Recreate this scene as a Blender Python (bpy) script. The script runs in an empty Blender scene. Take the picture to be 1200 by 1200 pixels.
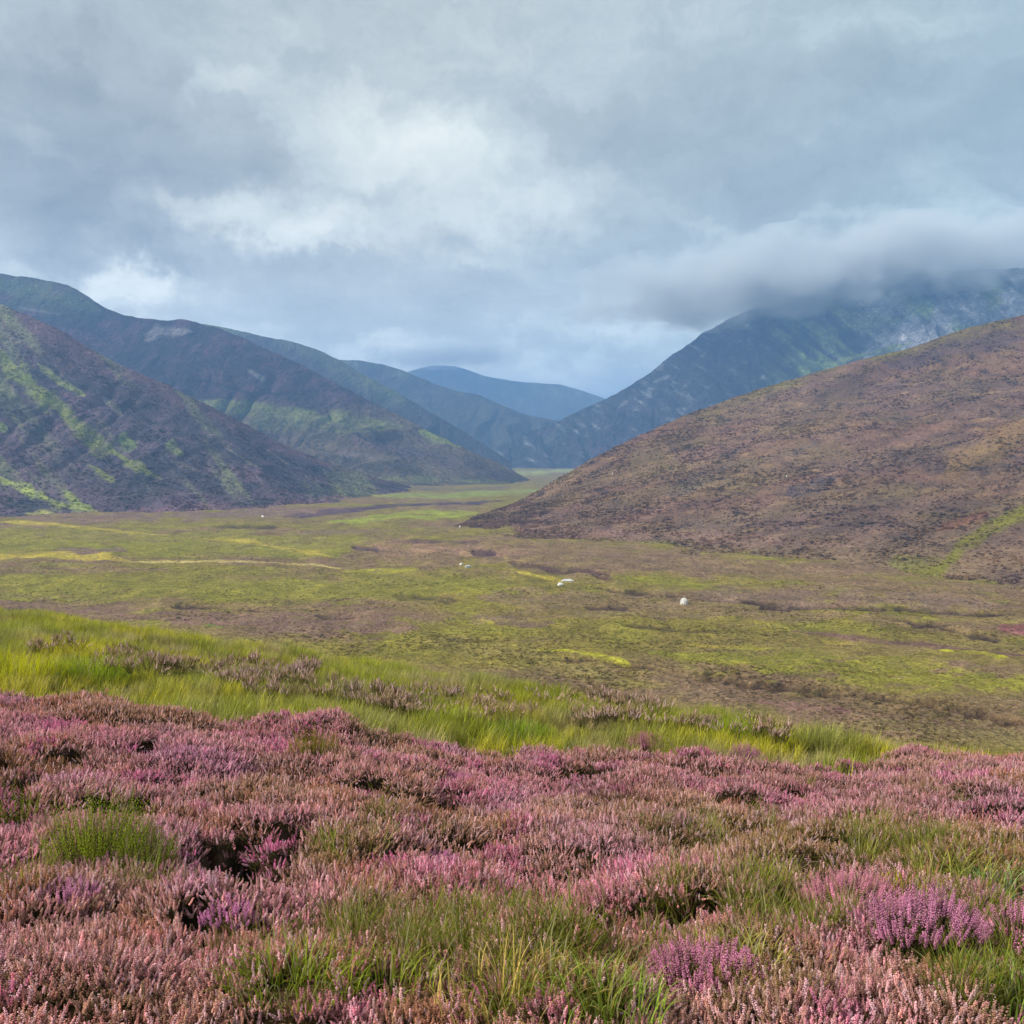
import bpy, math, random
import numpy as np

random.seed(7)
RNG = np.random.default_rng(11)
D = bpy.data
SC = bpy.context.scene
COL = SC.collection

# ------------------------------------------------------------------ camera maths
F = 1203.0                    # focal length for a 1200 px wide frame
HZ = 529.0                    # row of the true horizon
CAM_Z = 40.0                  # camera stands 40 m above the glen floor
PITCH = math.atan((600.0 - HZ) / F)
CP, SP = math.cos(PITCH), math.sin(PITCH)


def ray(px, py):
    px = np.asarray(px, float); py = np.asarray(py, float)
    x = (px - 600) / F; u = (600 - py) / F
    return x, CP + u * SP, -SP + u * CP


def at_dist(px, py, Y):
    x, y, z = ray(px, py)
    return x / y * Y, Y + 0 * x, CAM_Z + z / y * Y


def floor_dist(py, z=0.0):
    x, y, dz = ray(600, py)
    return (z - CAM_Z) / dz * y


def project(X, Y, Z):
    zr = Z - CAM_Z
    dep = Y * CP - zr * SP
    dep = np.where(np.abs(dep) < 1e-3, 1e-3, dep)
    up = Y * SP + zr * CP
    return 600 + F * X / dep, 600 - F * up / dep


# ------------------------------------------------------------------ noise
def _hash(ix, iy, seed):
    h = (ix.astype(np.int64) * 374761393 + iy.astype(np.int64) * 668265263 + seed * 974711) & 0xFFFFFFFF
    h = ((h ^ (h >> 13)) * 1274126177) & 0xFFFFFFFF
    h = (h ^ (h >> 16)) & 0xFFFFFFFF
    return h / 4294967295.0


def vnoise(x, y, seed=0):
    x, y = np.broadcast_arrays(np.asarray(x, float), np.asarray(y, float))
    ix = np.floor(x); iy = np.floor(y)
    fx = x - ix; fy = y - iy
    fx = fx * fx * fx * (fx * (fx * 6 - 15) + 10); fy = fy * fy * fy * (fy * (fy * 6 - 15) + 10)
    a = _hash(ix, iy, seed); b = _hash(ix + 1, iy, seed)
    c = _hash(ix, iy + 1, seed); d = _hash(ix + 1, iy + 1, seed)
    return (a + (b - a) * fx) * (1 - fy) + (c + (d - c) * fx) * fy


def fbm(x, y, octv=4, seed=0, gain=0.5):
    """about -1 .. 1"""
    s = 0; a = 1.0; t = 0
    for o in range(octv):
        ca, sa = math.cos(o * 0.9), math.sin(o * 0.9)
        f = 2.0 ** o
        s = s + a * (vnoise((x * ca - y * sa) * f + 13.7 * o, (x * sa + y * ca) * f + 5.1 * o, seed + 17 * o) * 2 - 1)
        t += a; a *= gain
    return s / t * 1.6


def sstep(e0, e1, x):
    t = np.clip((x - e0) / (e1 - e0), 0, 1)
    return t * t * (3 - 2 * t)


def lin(r, g, b, k=0.75):
    f = lambda c: ((c / 255 + 0.055) / 1.055) ** 2.4 if c > 10 else c / 255 / 12.92
    return np.array([f(r), f(g), f(b)]) * k


def poly_d(px, py, pts, sy=1.0):
    """distance to a polyline and its parameter 0..1; sy weighs the vertical axis"""
    best = np.full(px.shape, 1e9); par = np.zeros(px.shape)
    n = len(pts) - 1
    for i in range(n):
        x0, y0 = pts[i]; x1, y1 = pts[i + 1]
        dx, dy = x1 - x0, (y1 - y0) * sy
        qx, qy = px - x0, (py - y0) * sy
        t = np.clip((qx * dx + qy * dy) / (dx * dx + dy * dy + 1e-9), 0, 1)
        d = np.hypot(qx - t * dx, qy - t * dy)
        m = d < best
        best = np.where(m, d, best); par = np.where(m, (i + t) / n, par)
    return best, par


def paint(col, px, py, pts, w0, w1, rgb, amt=1.0, rough=0.5, seed=1, nx=0.05, ny=0.25):
    d, t = poly_d(px, py, pts)
    w = w0 + (w1 - w0) * t
    w = w * (1 + rough * fbm(px * nx, py * ny, 3, seed))
    endf = 1.0
    w = w * np.clip(0.12 + 7 * np.minimum(t, 1 - t), 0.12, 1)       # strips taper out at their ends
    m = sstep(1.35, 0.45, d / np.maximum(w, 0.3)) * amt
    m = m * np.clip(0.92 + 0.45 * fbm(px * nx * 2.3, py * ny * 2, 3, seed + 5), 0, 1)
    return col + (np.asarray(rgb) - col) * m[..., None], m


# ------------------------------------------------------------------ mesh helpers
def tag(o, label=None, cat=None, group=None, kind=None):
    if label: o['label'] = label
    if cat: o['category'] = cat
    if group: o['group'] = group
    if kind: o['kind'] = kind
    return o


def link(name, me, mat=None, parent=None):
    o = D.objects.new(name, me)
    COL.objects.link(o)
    if mat: me.materials.append(mat)
    if parent: o.parent = parent
    return o


def np_mesh(name, V, faces, attrs=None, smooth=True):
    """V (n,3); faces (m,k) with k = 3 or 4"""
    me = D.meshes.new(name)
    V = np.ascontiguousarray(V, np.float32); faces = np.ascontiguousarray(faces, np.int32)
    m, k = faces.shape
    me.vertices.add(len(V)); me.vertices.foreach_set('co', V.ravel())
    me.loops.add(m * k); me.loops.foreach_set('vertex_index', faces.ravel())
    me.polygons.add(m)
    me.polygons.foreach_set('loop_start', np.arange(0, m * k, k, dtype=np.int32))
    me.polygons.foreach_set('use_smooth', np.full(m, smooth))
    me.update(calc_edges=True)
    for an, (kind, data) in (attrs or {}).items():
        a = me.attributes.new(an, kind, 'POINT')
        data = np.ascontiguousarray(data, np.float32)
        if kind == 'FLOAT_COLOR':
            if data.shape[-1] == 3: data = np.concatenate([data, np.ones(data.shape[:-1] + (1,), np.float32)], -1)
            a.data.foreach_set('color', np.ascontiguousarray(data).ravel())
        elif kind == 'FLOAT_VECTOR': a.data.foreach_set('vector', data.ravel())
        elif kind == 'INT': a.data.foreach_set('value', data.astype(np.int32).ravel())
        else: a.data.foreach_set('value', data.ravel())
    return me


def grid_faces(n, m):
    i = np.arange(n - 1)[:, None] * m + np.arange(m - 1)[None, :]
    return np.stack([i, i + 1, i + m + 1, i + m], -1).reshape(-1, 4)


# ------------------------------------------------------------------ materials
def new_mat(name):
    m = D.materials.new(name); m.use_nodes = True
    nt = m.node_tree; nt.nodes.clear()
    out = nt.nodes.new('ShaderNodeOutputMaterial')
    return m, nt, out


def N(nt, t, **kw):
    n = nt.nodes.new(t)
    for k, v in kw.items(): setattr(n, k, v)
    return n


def math_node(nt, op, a, b=None, clamp=False):
    n = N(nt, 'ShaderNodeMath', operation=op); n.use_clamp = clamp
    for i, v in enumerate((a, b)):
        if v is None: continue
        if isinstance(v, (int, float)): n.inputs[i].default_value = v
        else: nt.links.new(v, n.inputs[i])
    return n.outputs[0]


def noise_node(nt, vec, scale, detail=4, rough=0.6, dist=0.0):
    n = N(nt, 'ShaderNodeTexNoise'); n.inputs['Scale'].default_value = scale
    n.inputs['Detail'].default_value = detail; n.inputs['Roughness'].default_value = rough
    n.inputs['Distortion'].default_value = dist
    nt.links.new(vec, n.inputs['Vector'])
    return n


def terrain_mat(name, scales, contrast=0.5, bump=1.0, bump_dist=0.5, hue=0.25, stretch=None, rot=0.0, dry=(0.20, 0.15, 0.10)):
    """vegetation colour per vertex x noise at several sizes (metres), with bump"""
    m, nt, out = new_mat(name)
    L = nt.links.new
    tc = N(nt, 'ShaderNodeTexCoord')
    vec = tc.outputs['Object']
    if stretch:
        mp = N(nt, 'ShaderNodeMapping'); mp.inputs['Scale'].default_value = stretch; mp.inputs['Rotation'].default_value = (0, 0, rot)
        L(vec, mp.inputs['Vector']); vec = mp.outputs[0]
    at = N(nt, 'ShaderNodeAttribute', attribute_name='veg')
    val = None; hgt = None
    for i, (s, w) in enumerate(scales):
        n = noise_node(nt, vec, 1.0 / s, 3, 0.65)
        c = math_node(nt, 'MULTIPLY', math_node(nt, 'SUBTRACT', n.outputs['Fac'], 0.5), w * 4 * contrast)
        val = c if val is None else math_node(nt, 'ADD', val, c)
        h = math_node(nt, 'MULTIPLY', n.outputs['Fac'], s * w)
        hgt = h if hgt is None else math_node(nt, 'ADD', hgt, h)
    fac = math_node(nt, 'POWER', 2.0, val)
    fac = math_node(nt, 'MINIMUM', fac, 2.2)
    mul = N(nt, 'ShaderNodeVectorMath', operation='SCALE')
    L(at.outputs['Color'], mul.inputs[0]); L(fac, mul.inputs['Scale'])
    # mottling of dry and brown stems
    n2 = noise_node(nt, vec, 1.0 / (scales[0][0] * 2.3), 5, 0.7)
    mr = N(nt, 'ShaderNodeMapRange'); mr.inputs['From Min'].default_value = 0.48; mr.inputs['From Max'].default_value = 0.75
    mr.inputs['To Max'].default_value = hue
    L(n2.outputs['Fac'], mr.inputs['Value'])
    mx = N(nt, 'ShaderNodeMix', data_type='RGBA')
    L(mr.outputs[0], mx.inputs['Factor']); L(mul.outputs[0], mx.inputs['A']); mx.inputs['B'].default_value = (*dry, 1)
    b = N(nt, 'ShaderNodeBsdfPrincipled'); b.inputs['Roughness'].default_value = 0.95
    b.inputs['Specular IOR Level'].default_value = 0.08
    L(mx.outputs['Result'], b.inputs['Base Color'])
    bp = N(nt, 'ShaderNodeBump'); bp.inputs['Strength'].default_value = bump; bp.inputs['Distance'].default_value = bump_dist
    L(hgt, bp.inputs['Height']); L(bp.outputs[0], b.inputs['Normal'])
    L(b.outputs[0], out.inputs['Surface'])
    return m


def plant_mat(name, tint=None, kind='heather'):
    """tint None: read from the instance; else a fixed colour. Vertex data: part (0 stem, .5 leaf, 1 flower or blade), rv (random)"""
    m, nt, out = new_mat(name)
    L = nt.links.new
    part = N(nt, 'ShaderNodeAttribute', attribute_name='part')
    rv = N(nt, 'ShaderNodeAttribute', attribute_name='rv')
    if tint is None:
        t = N(nt, 'ShaderNodeAttribute', attribute_name='tint', attribute_type='INSTANCER'); tc = t.outputs['Color']
    else:
        t = N(nt, 'ShaderNodeRGB'); t.outputs[0].default_value = (*tint, 1); tc = t.outputs[0]
    vr = N(nt, 'ShaderNodeMapRange'); vr.inputs['To Min'].default_value = 0.34; vr.inputs['To Max'].default_value = 1.6
    L(rv.outputs['Fac'], vr.inputs['Value'])
    if kind == 'heather':
        # shoots of different age: some gone brown, some in green bud, some pale and fresh
        hv = N(nt, 'ShaderNodeAttribute', attribute_name='hv')
        for lo, hi, c, a in ((0.0, 0.22, (0.20, 0.105, 0.06, 1), 0.8), (0.22, 0.31, (0.22, 0.19, 0.07, 1), 0.6), (0.80, 1.01, (0.90, 0.62, 0.68, 1), 0.65)):
            m1 = math_node(nt, 'GREATER_THAN', hv.outputs['Fac'], lo); m2 = math_node(nt, 'LESS_THAN', hv.outputs['Fac'], hi)
            mm = math_node(nt, 'MULTIPLY', math_node(nt, 'MULTIPLY', m1, m2), a)
            mx0 = N(nt, 'ShaderNodeMix', data_type='RGBA'); L(mm, mx0.inputs['Factor']); L(tc, mx0.inputs['A']); mx0.inputs['B'].default_value = c
            tc = mx0.outputs['Result']
    fl = N(nt, 'ShaderNodeVectorMath', operation='SCALE'); L(tc, fl.inputs[0]); L(vr.outputs[0], fl.inputs['Scale'])
    if kind == 'bush':
        colr = fl.outputs[0]; tr = 0.3
    elif kind == 'heather':
        rp = N(nt, 'ShaderNodeValToRGB')
        e = rp.color_ramp.elements
        e[0].position = 0; e[0].color = (0.075, 0.045, 0.03, 1)
        e[1].position = 1; e[1].color = (0.12, 0.11, 0.035, 1)
        el = e.new(0.5); el.color = (0.06, 0.065, 0.018, 1)
        L(rv.outputs['Fac'], rp.inputs['Fac'])
        gt = math_node(nt, 'GREATER_THAN', part.outputs['Fac'], 0.75)
        mx = N(nt, 'ShaderNodeMix', data_type='RGBA')
        L(gt, mx.inputs['Factor']); L(rp.outputs['Color'], mx.inputs['A']); L(fl.outputs[0], mx.inputs['B'])
        colr = mx.outputs['Result']; tr = 0.25
    else:
        # straw-coloured dead blades among the green ones
        gt = math_node(nt, 'GREATER_THAN', rv.outputs['Fac'], 0.86)
        mx = N(nt, 'ShaderNodeMix', data_type='RGBA'); L(gt, mx.inputs['Factor']); L(fl.outputs[0], mx.inputs['A'])
        mx.inputs['B'].default_value = (0.36, 0.33, 0.15, 1)
        colr = mx.outputs['Result']; tr = 0.4
    d = N(nt, 'ShaderNodeBsdfDiffuse'); L(colr, d.inputs['Color'])
    tl = N(nt, 'ShaderNodeBsdfTranslucent'); L(colr, tl.inputs['Color'])
    ms = N(nt, 'ShaderNodeMixShader'); ms.inputs[0].default_value = tr
    L(d.outputs[0], ms.inputs[1]); L(tl.outputs[0], ms.inputs[2])
    L(ms.outputs[0], out.inputs['Surface'])
    return m


# ------------------------------------------------------------------ the knoll the camera stands on
CREST = np.array([(-900, 640), (-400, 675), (0, 723), (100, 735), (200, 750), (400, 781), (600, 812), (800, 846), (1000, 879), (1200, 903), (1600, 950), (2200, 1000)], float)
CREST_Y = np.array([(-900, 30), (0, 23), (400, 19), (600, 16.5), (800, 14), (1000, 12), (1200, 11), (1600, 10), (2200, 9)], float)
HEATH = np.array([(-900, 800), (0, 818), (100, 822), (230, 838), (330, 843), (400, 840), (450, 862), (560, 878), (660, 890), (760, 878), (900, 892), (1000, 893), (1100, 885), (1200, 885), (2000, 890)], float)


def ip(tab, x): return np.interp(x, tab[:, 0], tab[:, 1])


def slope_at(px, py):
    x, y, z = ray(px, py)
    return -z / y


def knoll(X, Y):
    """ground height (without plants)"""
    X = np.asarray(X, float); Y = np.asarray(Y, float)
    Yc_ = np.maximum(Y, 2.2)
    px = np.clip(600 + F * X / Yc_, -850, 2150)
    y1 = 2.9; s1 = slope_at(px, 1200) ; d1 = s1 * y1 + 0.16
    y2 = np.minimum(9.0, ip(CREST_Y, px) * 0.85); ph = ip(HEATH, px) + 22; d2 = slope_at(px, np.maximum(ph, ip(CREST, px) + 10)) * y2 + 0.12
    y3 = ip(CREST_Y, px); s3 = slope_at(px, ip(CREST, px)); d3 = s3 * y3
    drop = np.where(Y < y1, d1 - 0.10 * (y1 - Y),
            np.where(Y < y2, d1 + (d2 - d1) * (Y - y1) / (y2 - y1), d2 + (d3 - d2) * (Y - y2) / (y3 - y2)))
    s = np.maximum(Y - y3, 0)
    drop = np.where(Y > y3, d3 + (s3 + 0.02) * s + 0.16 * (np.sqrt(s * s + 16) - 4), drop)
    return CAM_Z - drop + 0.06 * fbm(X * 0.5, Y * 0.5, 3, 91) * sstep(1.0, 3.0, np.abs(Y) + np.abs(X))


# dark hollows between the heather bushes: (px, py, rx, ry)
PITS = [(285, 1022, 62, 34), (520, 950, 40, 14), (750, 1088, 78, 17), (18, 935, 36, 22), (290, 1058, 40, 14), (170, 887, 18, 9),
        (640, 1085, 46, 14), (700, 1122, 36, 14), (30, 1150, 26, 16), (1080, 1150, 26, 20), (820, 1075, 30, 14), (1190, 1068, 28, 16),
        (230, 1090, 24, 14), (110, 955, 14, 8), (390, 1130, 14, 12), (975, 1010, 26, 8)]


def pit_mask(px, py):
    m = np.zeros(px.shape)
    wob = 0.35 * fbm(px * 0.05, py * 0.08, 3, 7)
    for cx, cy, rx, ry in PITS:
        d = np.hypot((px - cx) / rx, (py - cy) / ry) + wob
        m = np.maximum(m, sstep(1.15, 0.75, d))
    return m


def canopy(X, Y):
    """height of the heather canopy: hummocks about half a metre wide"""
    X, Y = np.broadcast_arrays(np.asarray(X, float), np.asarray(Y, float))
    best = np.zeros(X.shape)
    for cell, hmul, sd in ((0.52, 1.0, 3), (0.30, 0.62, 23)):
        gx = np.floor(X / cell); gy = np.floor(Y / cell)
        for i in (-1, 0, 1):
            for j in (-1, 0, 1):
                a, b = gx + i, gy + j
                cx = (a + 0.15 + 0.7 * _hash(a, b, sd)) * cell; cy = (b + 0.15 + 0.7 * _hash(a, b, sd + 1)) * cell
                r = cell * (0.62 + 0.45 * _hash(a, b, sd + 2)); h = hmul * (0.10 + 0.15 * _hash(a, b, sd + 3))
                q = 1 - ((X - cx) ** 2 + (Y - cy) ** 2) / (r * r)
                best = np.maximum(best, h * np.sqrt(np.maximum(q, 0)))
    return best


def heath_weight(px, py, X, Y):
    edge = ip(HEATH, px) + 16 * fbm(X * 0.55, Y * 0.55, 4, 33)
    return sstep(-4, 4, py - edge)


def knoll_full(X, Y):
    g = knoll(X, Y)
    px, py = project(X, Y, g + 0.15)
    hw = np.where(Y > 0.5, heath_weight(px, py, X, Y), 1.0)
    pm = np.where(Y > 0.5, pit_mask(px, py), 0.0)
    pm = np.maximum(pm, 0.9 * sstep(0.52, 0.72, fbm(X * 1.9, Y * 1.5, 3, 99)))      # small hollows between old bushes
    c = canopy(X, Y) * hw
    return g + c * (1 - pm) - 0.16 * pm, g, c, hw, pm, px, py


def nonuni(lo, fine0, fine1, hi, step, grow=1.12):
    a = list(np.arange(fine0, fine1, step))
    s, v, up = step, a[-1], []
    while v < hi: s *= grow; v += s; up.append(v)
    s, v, dn = step, a[0], []
    while v > lo: s *= grow; v -= s; dn.append(v)
    return np.array(dn[::-1] + a + up)


def build_knoll():
    xs = nonuni(-160, -9.0, 8.0, 130, 0.05, 1.10); ys = nonuni(-30, 1.5, 13.0, 230, 0.05, 1.06)
    X, Y = np.meshgrid(xs, ys)
    Z, g, c, hw, pm, px, py = knoll_full(X, Y)
    Z = Z - 0.02
    soil = lin(62, 45, 34, 0.8); moss = lin(96, 98, 38, 0.7); dull = lin(112, 96, 60, 0.7)
    n = fbm(X * 1.3, Y * 1.3, 4, 5)
    colr = soil + (lin(88, 66, 40, 0.7) - soil) * np.clip(0.4 + 0.6 * n, 0, 1)[..., None]
    gr = moss + (dull - moss) * np.clip(0.5 + 0.8 * n, 0, 1)[..., None]
    colr = colr + (gr - colr) * (1 - hw)[..., None]
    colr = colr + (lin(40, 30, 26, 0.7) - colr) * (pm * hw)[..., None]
    far = sstep(26, 50, Y)
    colr = colr + (lin(118, 115, 55) - colr) * far[..., None]
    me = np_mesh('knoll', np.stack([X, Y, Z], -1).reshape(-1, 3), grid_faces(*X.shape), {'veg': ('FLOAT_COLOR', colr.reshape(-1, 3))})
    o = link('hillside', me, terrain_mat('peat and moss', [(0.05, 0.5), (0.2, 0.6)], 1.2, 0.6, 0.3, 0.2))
    tag(o, 'heather covered hillside in the foreground falling away to the glen', 'hillside', kind='structure')


build_knoll()


# ------------------------------------------------------------------ plant pieces
OCT_V = np.array([(1, 0, 0), (-1, 0, 0), (0, 1, 0), (0, -1, 0), (0, 0, 1.25), (0, 0, -0.9)], float)
OCT_F = np.array([(0, 2, 4), (2, 1, 4), (1, 3, 4), (3, 0, 4), (2, 0, 5), (1, 2, 5), (3, 1, 5), (0, 3, 5)])


class Buf:
    def __init__(s): s.V = []; s.Fc = []; s.P = []; s.R = []; s.H = []; s.n = 0; s.h = 0.5

    def add(s, V, Fc, part, rv):
        V = np.asarray(V, float)
        s.V.append(V); s.Fc.append(np.asarray(Fc) + s.n); s.n += len(V)
        s.P.append(np.full(len(V), part)); s.R.append(np.full(len(V), rv)); s.H.append(np.full(len(V), s.h))

    def mesh(s, name, smooth=True):
        return np_mesh(name, np.concatenate(s.V), np.concatenate(s.Fc),
                       {'part': ('FLOAT', np.concatenate(s.P)), 'rv': ('FLOAT', np.concatenate(s.R)), 'hv': ('FLOAT', np.concatenate(s.H))}, smooth)


def spike(b, fb, base, lean, length, rg, bells=22, bell=0.0042, flower=0.5, leafy=10):
    """one heather shoot: stem, leaves below, flower spike above"""
    base = np.array(base, float); lean = np.array(lean, float)
    top = base + lean * length
    ax = lean / np.linalg.norm(lean)
    s = np.cross(ax, (0.3, 0.9, 0.1)); s /= np.linalg.norm(s); t = np.cross(ax, s)
    r0 = 0.0016
    V = [base + r0 * s, base + r0 * (-0.5 * s + 0.87 * t), base + r0 * (-0.5 * s - 0.87 * t), top]
    b.add(V, [(0, 1, 3), (1, 2, 3), (2, 0, 3)], 0.0, rg.random() * 0.3)
    for k in range(leafy):
        f = 0.25 + (0.98 - flower - 0.2) * (k + rg.random()) / max(leafy, 1)
        a = rg.random() * 6.283
        o = s * math.cos(a) + t * math.sin(a)
        p = base + (top - base) * f
        q = p + (o * 0.8 + ax * 0.8) * (0.008 + 0.006 * rg.random())
        w = np.cross(o, ax) * 0.0022
        b.add([p + w, p - w, q, p + o * 0.003 + ax * 0.004], [(0, 1, 2), (0, 2, 3), (1, 3, 2)], 0.5, 0.3 + 0.7 * rg.random())
    tone = rg.random()
    for k in range(bells):
        f = 1 - flower + flower * (k + 0.6 * rg.random()) / bells
        a = k * 2.4 + rg.random()
        o = s * math.cos(a) + t * math.sin(a)
        taper = 1.0 - 0.45 * ((f - (1 - flower)) / flower) ** 2
        p = base + (top - base) * f + o * 0.0034 * taper
        rr = bell * (0.75 + 0.5 * rg.random()) * taper
        V = p + rr * (OCT_V[:, :1] * s + OCT_V[:, 1:2] * t + OCT_V[:, 2:] * (0.7 * ax + 0.5 * o))
        fb.add(V, OCT_F, 1.0, np.clip(0.3 * rg.random() + 0.5 * tone + 0.45 * (f - 0.6), 0, 1))


def sprig_mesh(name, seed, n=6, flower=0.5, bells=15, leafy=9):
    rg = np.random.default_rng(seed); b = Buf()
    for i in range(n):
        a = rg.random() * 6.283; r = 0.034 * math.sqrt(rg.random())
        l = np.array([math.cos(a) * r * 9 + 0.28 * rg.normal(), math.sin(a) * r * 9 + 0.28 * rg.normal(), 1.0])
        l /= np.linalg.norm(l); b.h = rg.random()
        fl = flower * (0.75 + 0.4 * rg.random())
        spike(b, b, (math.cos(a) * r * 0.7, math.sin(a) * r * 0.7, 0), l, 0.12 + 0.06 * rg.random(), rg, bells, 0.0040 + 0.0012 * rg.random(), fl, leafy)
    return b.mesh(name)


def blade(b, base, a, length, curve, width, rg, seg=5, rv=None, up=1.0):
    dx, dy = math.cos(a), math.sin(a)
    nx, ny = -dy, dx
    rv = rg.random() if rv is None else rv
    V = []
    p = np.array(base, float); ang = 1.35 * up + 0.2 * (rg.random() - 0.5)
    st = length / seg
    for i in range(seg + 1):
        w = width * (1 - (i / seg) ** 1.6) * 0.5 + 0.0003
        V.append(p + np.array((nx * w, ny * w, 0))); V.append(p - np.array((nx * w, ny * w, 0)))
        p = p + st * np.array((dx * math.cos(ang), dy * math.cos(ang), math.sin(ang)))
        ang -= curve / seg * (0.6 + 0.8 * i / seg)
    Fc = []
    for i in range(seg):
        Fc += [(2 * i, 2 * i + 1, 2 * i + 3), (2 * i, 2 * i + 3, 2 * i + 2)]
    b.add(V, Fc, 1.0, rv)


def tuft_mesh(name, seed, n=34, rad=0.07, lmin=0.2, lmax=0.42, width=0.006, cmin=0.3, cmax=1.5, seg=4):
    rg = np.random.default_rng(seed); b = Buf()
    for i in range(n):
        a = rg.random() * 6.283; r = rad * math.sqrt(rg.random())
        blade(b, (math.cos(a) * r, math.sin(a) * r, -0.02), a + rg.normal() * 0.7, lmin + (lmax - lmin) * rg.random(),
              cmin + (cmax - cmin) * rg.random(), width * (0.7 + 0.6 * rg.random()), rg, seg)
    return b.mesh(name)


# ------------------------------------------------------------------ scatter (ground cover) by geometry nodes
def euler_from(nx, ny, spin):
    """euler angles of a turn by spin about z, then a tilt of z towards (nx, ny)"""
    nz = np.sqrt(np.maximum(1 - nx * nx - ny * ny, 0.05))
    ln = np.sqrt(nx * nx + ny * ny + nz * nz); nx, ny, nz = nx / ln, ny / ln, nz / ln
    t = np.hypot(nx, ny) + 1e-9
    ux, uy = -ny / t, nx / t
    c, s = nz, t
    R = np.empty(nx.shape + (3, 3))
    R[..., 0, 0] = c + ux * ux * (1 - c); R[..., 0, 1] = ux * uy * (1 - c); R[..., 0, 2] = uy * s
    R[..., 1, 0] = ux * uy * (1 - c); R[..., 1, 1] = c + uy * uy * (1 - c); R[..., 1, 2] = -ux * s
    R[..., 2, 0] = -uy * s; R[..., 2, 1] = ux * s; R[..., 2, 2] = c
    cs, sn = np.cos(spin), np.sin(spin)
    S = np.zeros_like(R); S[..., 0, 0] = cs; S[..., 0, 1] = -sn; S[..., 1, 0] = sn; S[..., 1, 1] = cs; S[..., 2, 2] = 1
    R = R @ S
    return np.stack([np.arctan2(R[..., 2, 1], R[..., 2, 2]), -np.arcsin(np.clip(R[..., 2, 0], -1, 1)), np.arctan2(R[..., 1, 0], R[..., 0, 0])], -1)


def scatter(name, protos, P, rot, scl, tint, idx, mat, label, cat):
    pc = D.collections.new(name + ' pieces')       # source pieces, never linked to the scene
    for i, me in enumerate(protos):
        me.materials.append(mat)
        po = D.objects.new('%s piece %02d' % (name, i), me); pc.objects.link(po)
    me = D.meshes.new(name); n = len(P)
    me.vertices.add(n); me.vertices.foreach_set('co', np.ascontiguousarray(P, np.float32).ravel())
    for an, kind, data, key in (('rot', 'FLOAT_VECTOR', rot, 'vector'), ('scl', 'FLOAT', scl, 'value'), ('idx', 'INT', idx, 'value')):
        a = me.attributes.new(an, kind, 'POINT')
        a.data.foreach_set(key, np.ascontiguousarray(data, np.int32 if kind == 'INT' else np.float32).ravel())
    a = me.attributes.new('tint', 'FLOAT_COLOR', 'POINT')
    a.data.foreach_set('color', np.ascontiguousarray(np.concatenate([tint, np.ones((n, 1))], 1), np.float32).ravel())
    o = link(name, me)
    ng = D.node_groups.new(name + ' scatter', 'GeometryNodeTree')
    ng.interface.new_socket('Geometry', in_out='INPUT', socket_type='NodeSocketGeometry')
    ng.interface.new_socket('Geometry', in_out='OUTPUT', socket_type='NodeSocketGeometry')
    gi = ng.nodes.new('NodeGroupInput'); go = ng.nodes.new('NodeGroupOutput')
    ci = ng.nodes.new('GeometryNodeCollectionInfo'); ci.inputs['Collection'].default_value = pc
    ci.inputs['Separate Children'].default_value = True; ci.inputs['Reset Children'].default_value = True
    iop = ng.nodes.new('GeometryNodeInstanceOnPoints'); iop.inputs['Pick Instance'].default_value = True

    def na(nm, t):
        q = ng.nodes.new('GeometryNodeInputNamedAttribute'); q.data_type = t; q.inputs['Name'].default_value = nm
        return q.outputs['Attribute']
    e2r = ng.nodes.new('FunctionNodeEulerToRotation')
    Lk = ng.links.new
    Lk(gi.outputs[0], iop.inputs['Points']); Lk(ci.outputs[0], iop.inputs['Instance'])
    Lk(na('idx', 'INT'), iop.inputs['Instance Index']); Lk(na('rot', 'FLOAT_VECTOR'), e2r.inputs[0]); Lk(e2r.outputs[0], iop.inputs['Rotation'])
    Lk(na('scl', 'FLOAT'), iop.inputs['Scale']); Lk(iop.outputs[0], go.inputs[0])
    md = o.modifiers.new('scatter', 'NODES'); md.node_group = ng
    tag(o, label, cat, kind='stuff')
    return o


# heather colours, by zones of the hillside
PINK = lin(212, 150, 166, 1.0); MAUVE = lin(194, 138, 172, 1.0); BEIGE = lin(190, 150, 128, 1.0); TAN = lin(186, 134, 100, 1.0)
OLIVE = lin(146, 128, 62, 0.9); ROSE = lin(208, 116, 165, 1.0); GREY = lin(186, 158, 126, 1.2); PALE = lin(214, 180, 170, 1.0)
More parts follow.
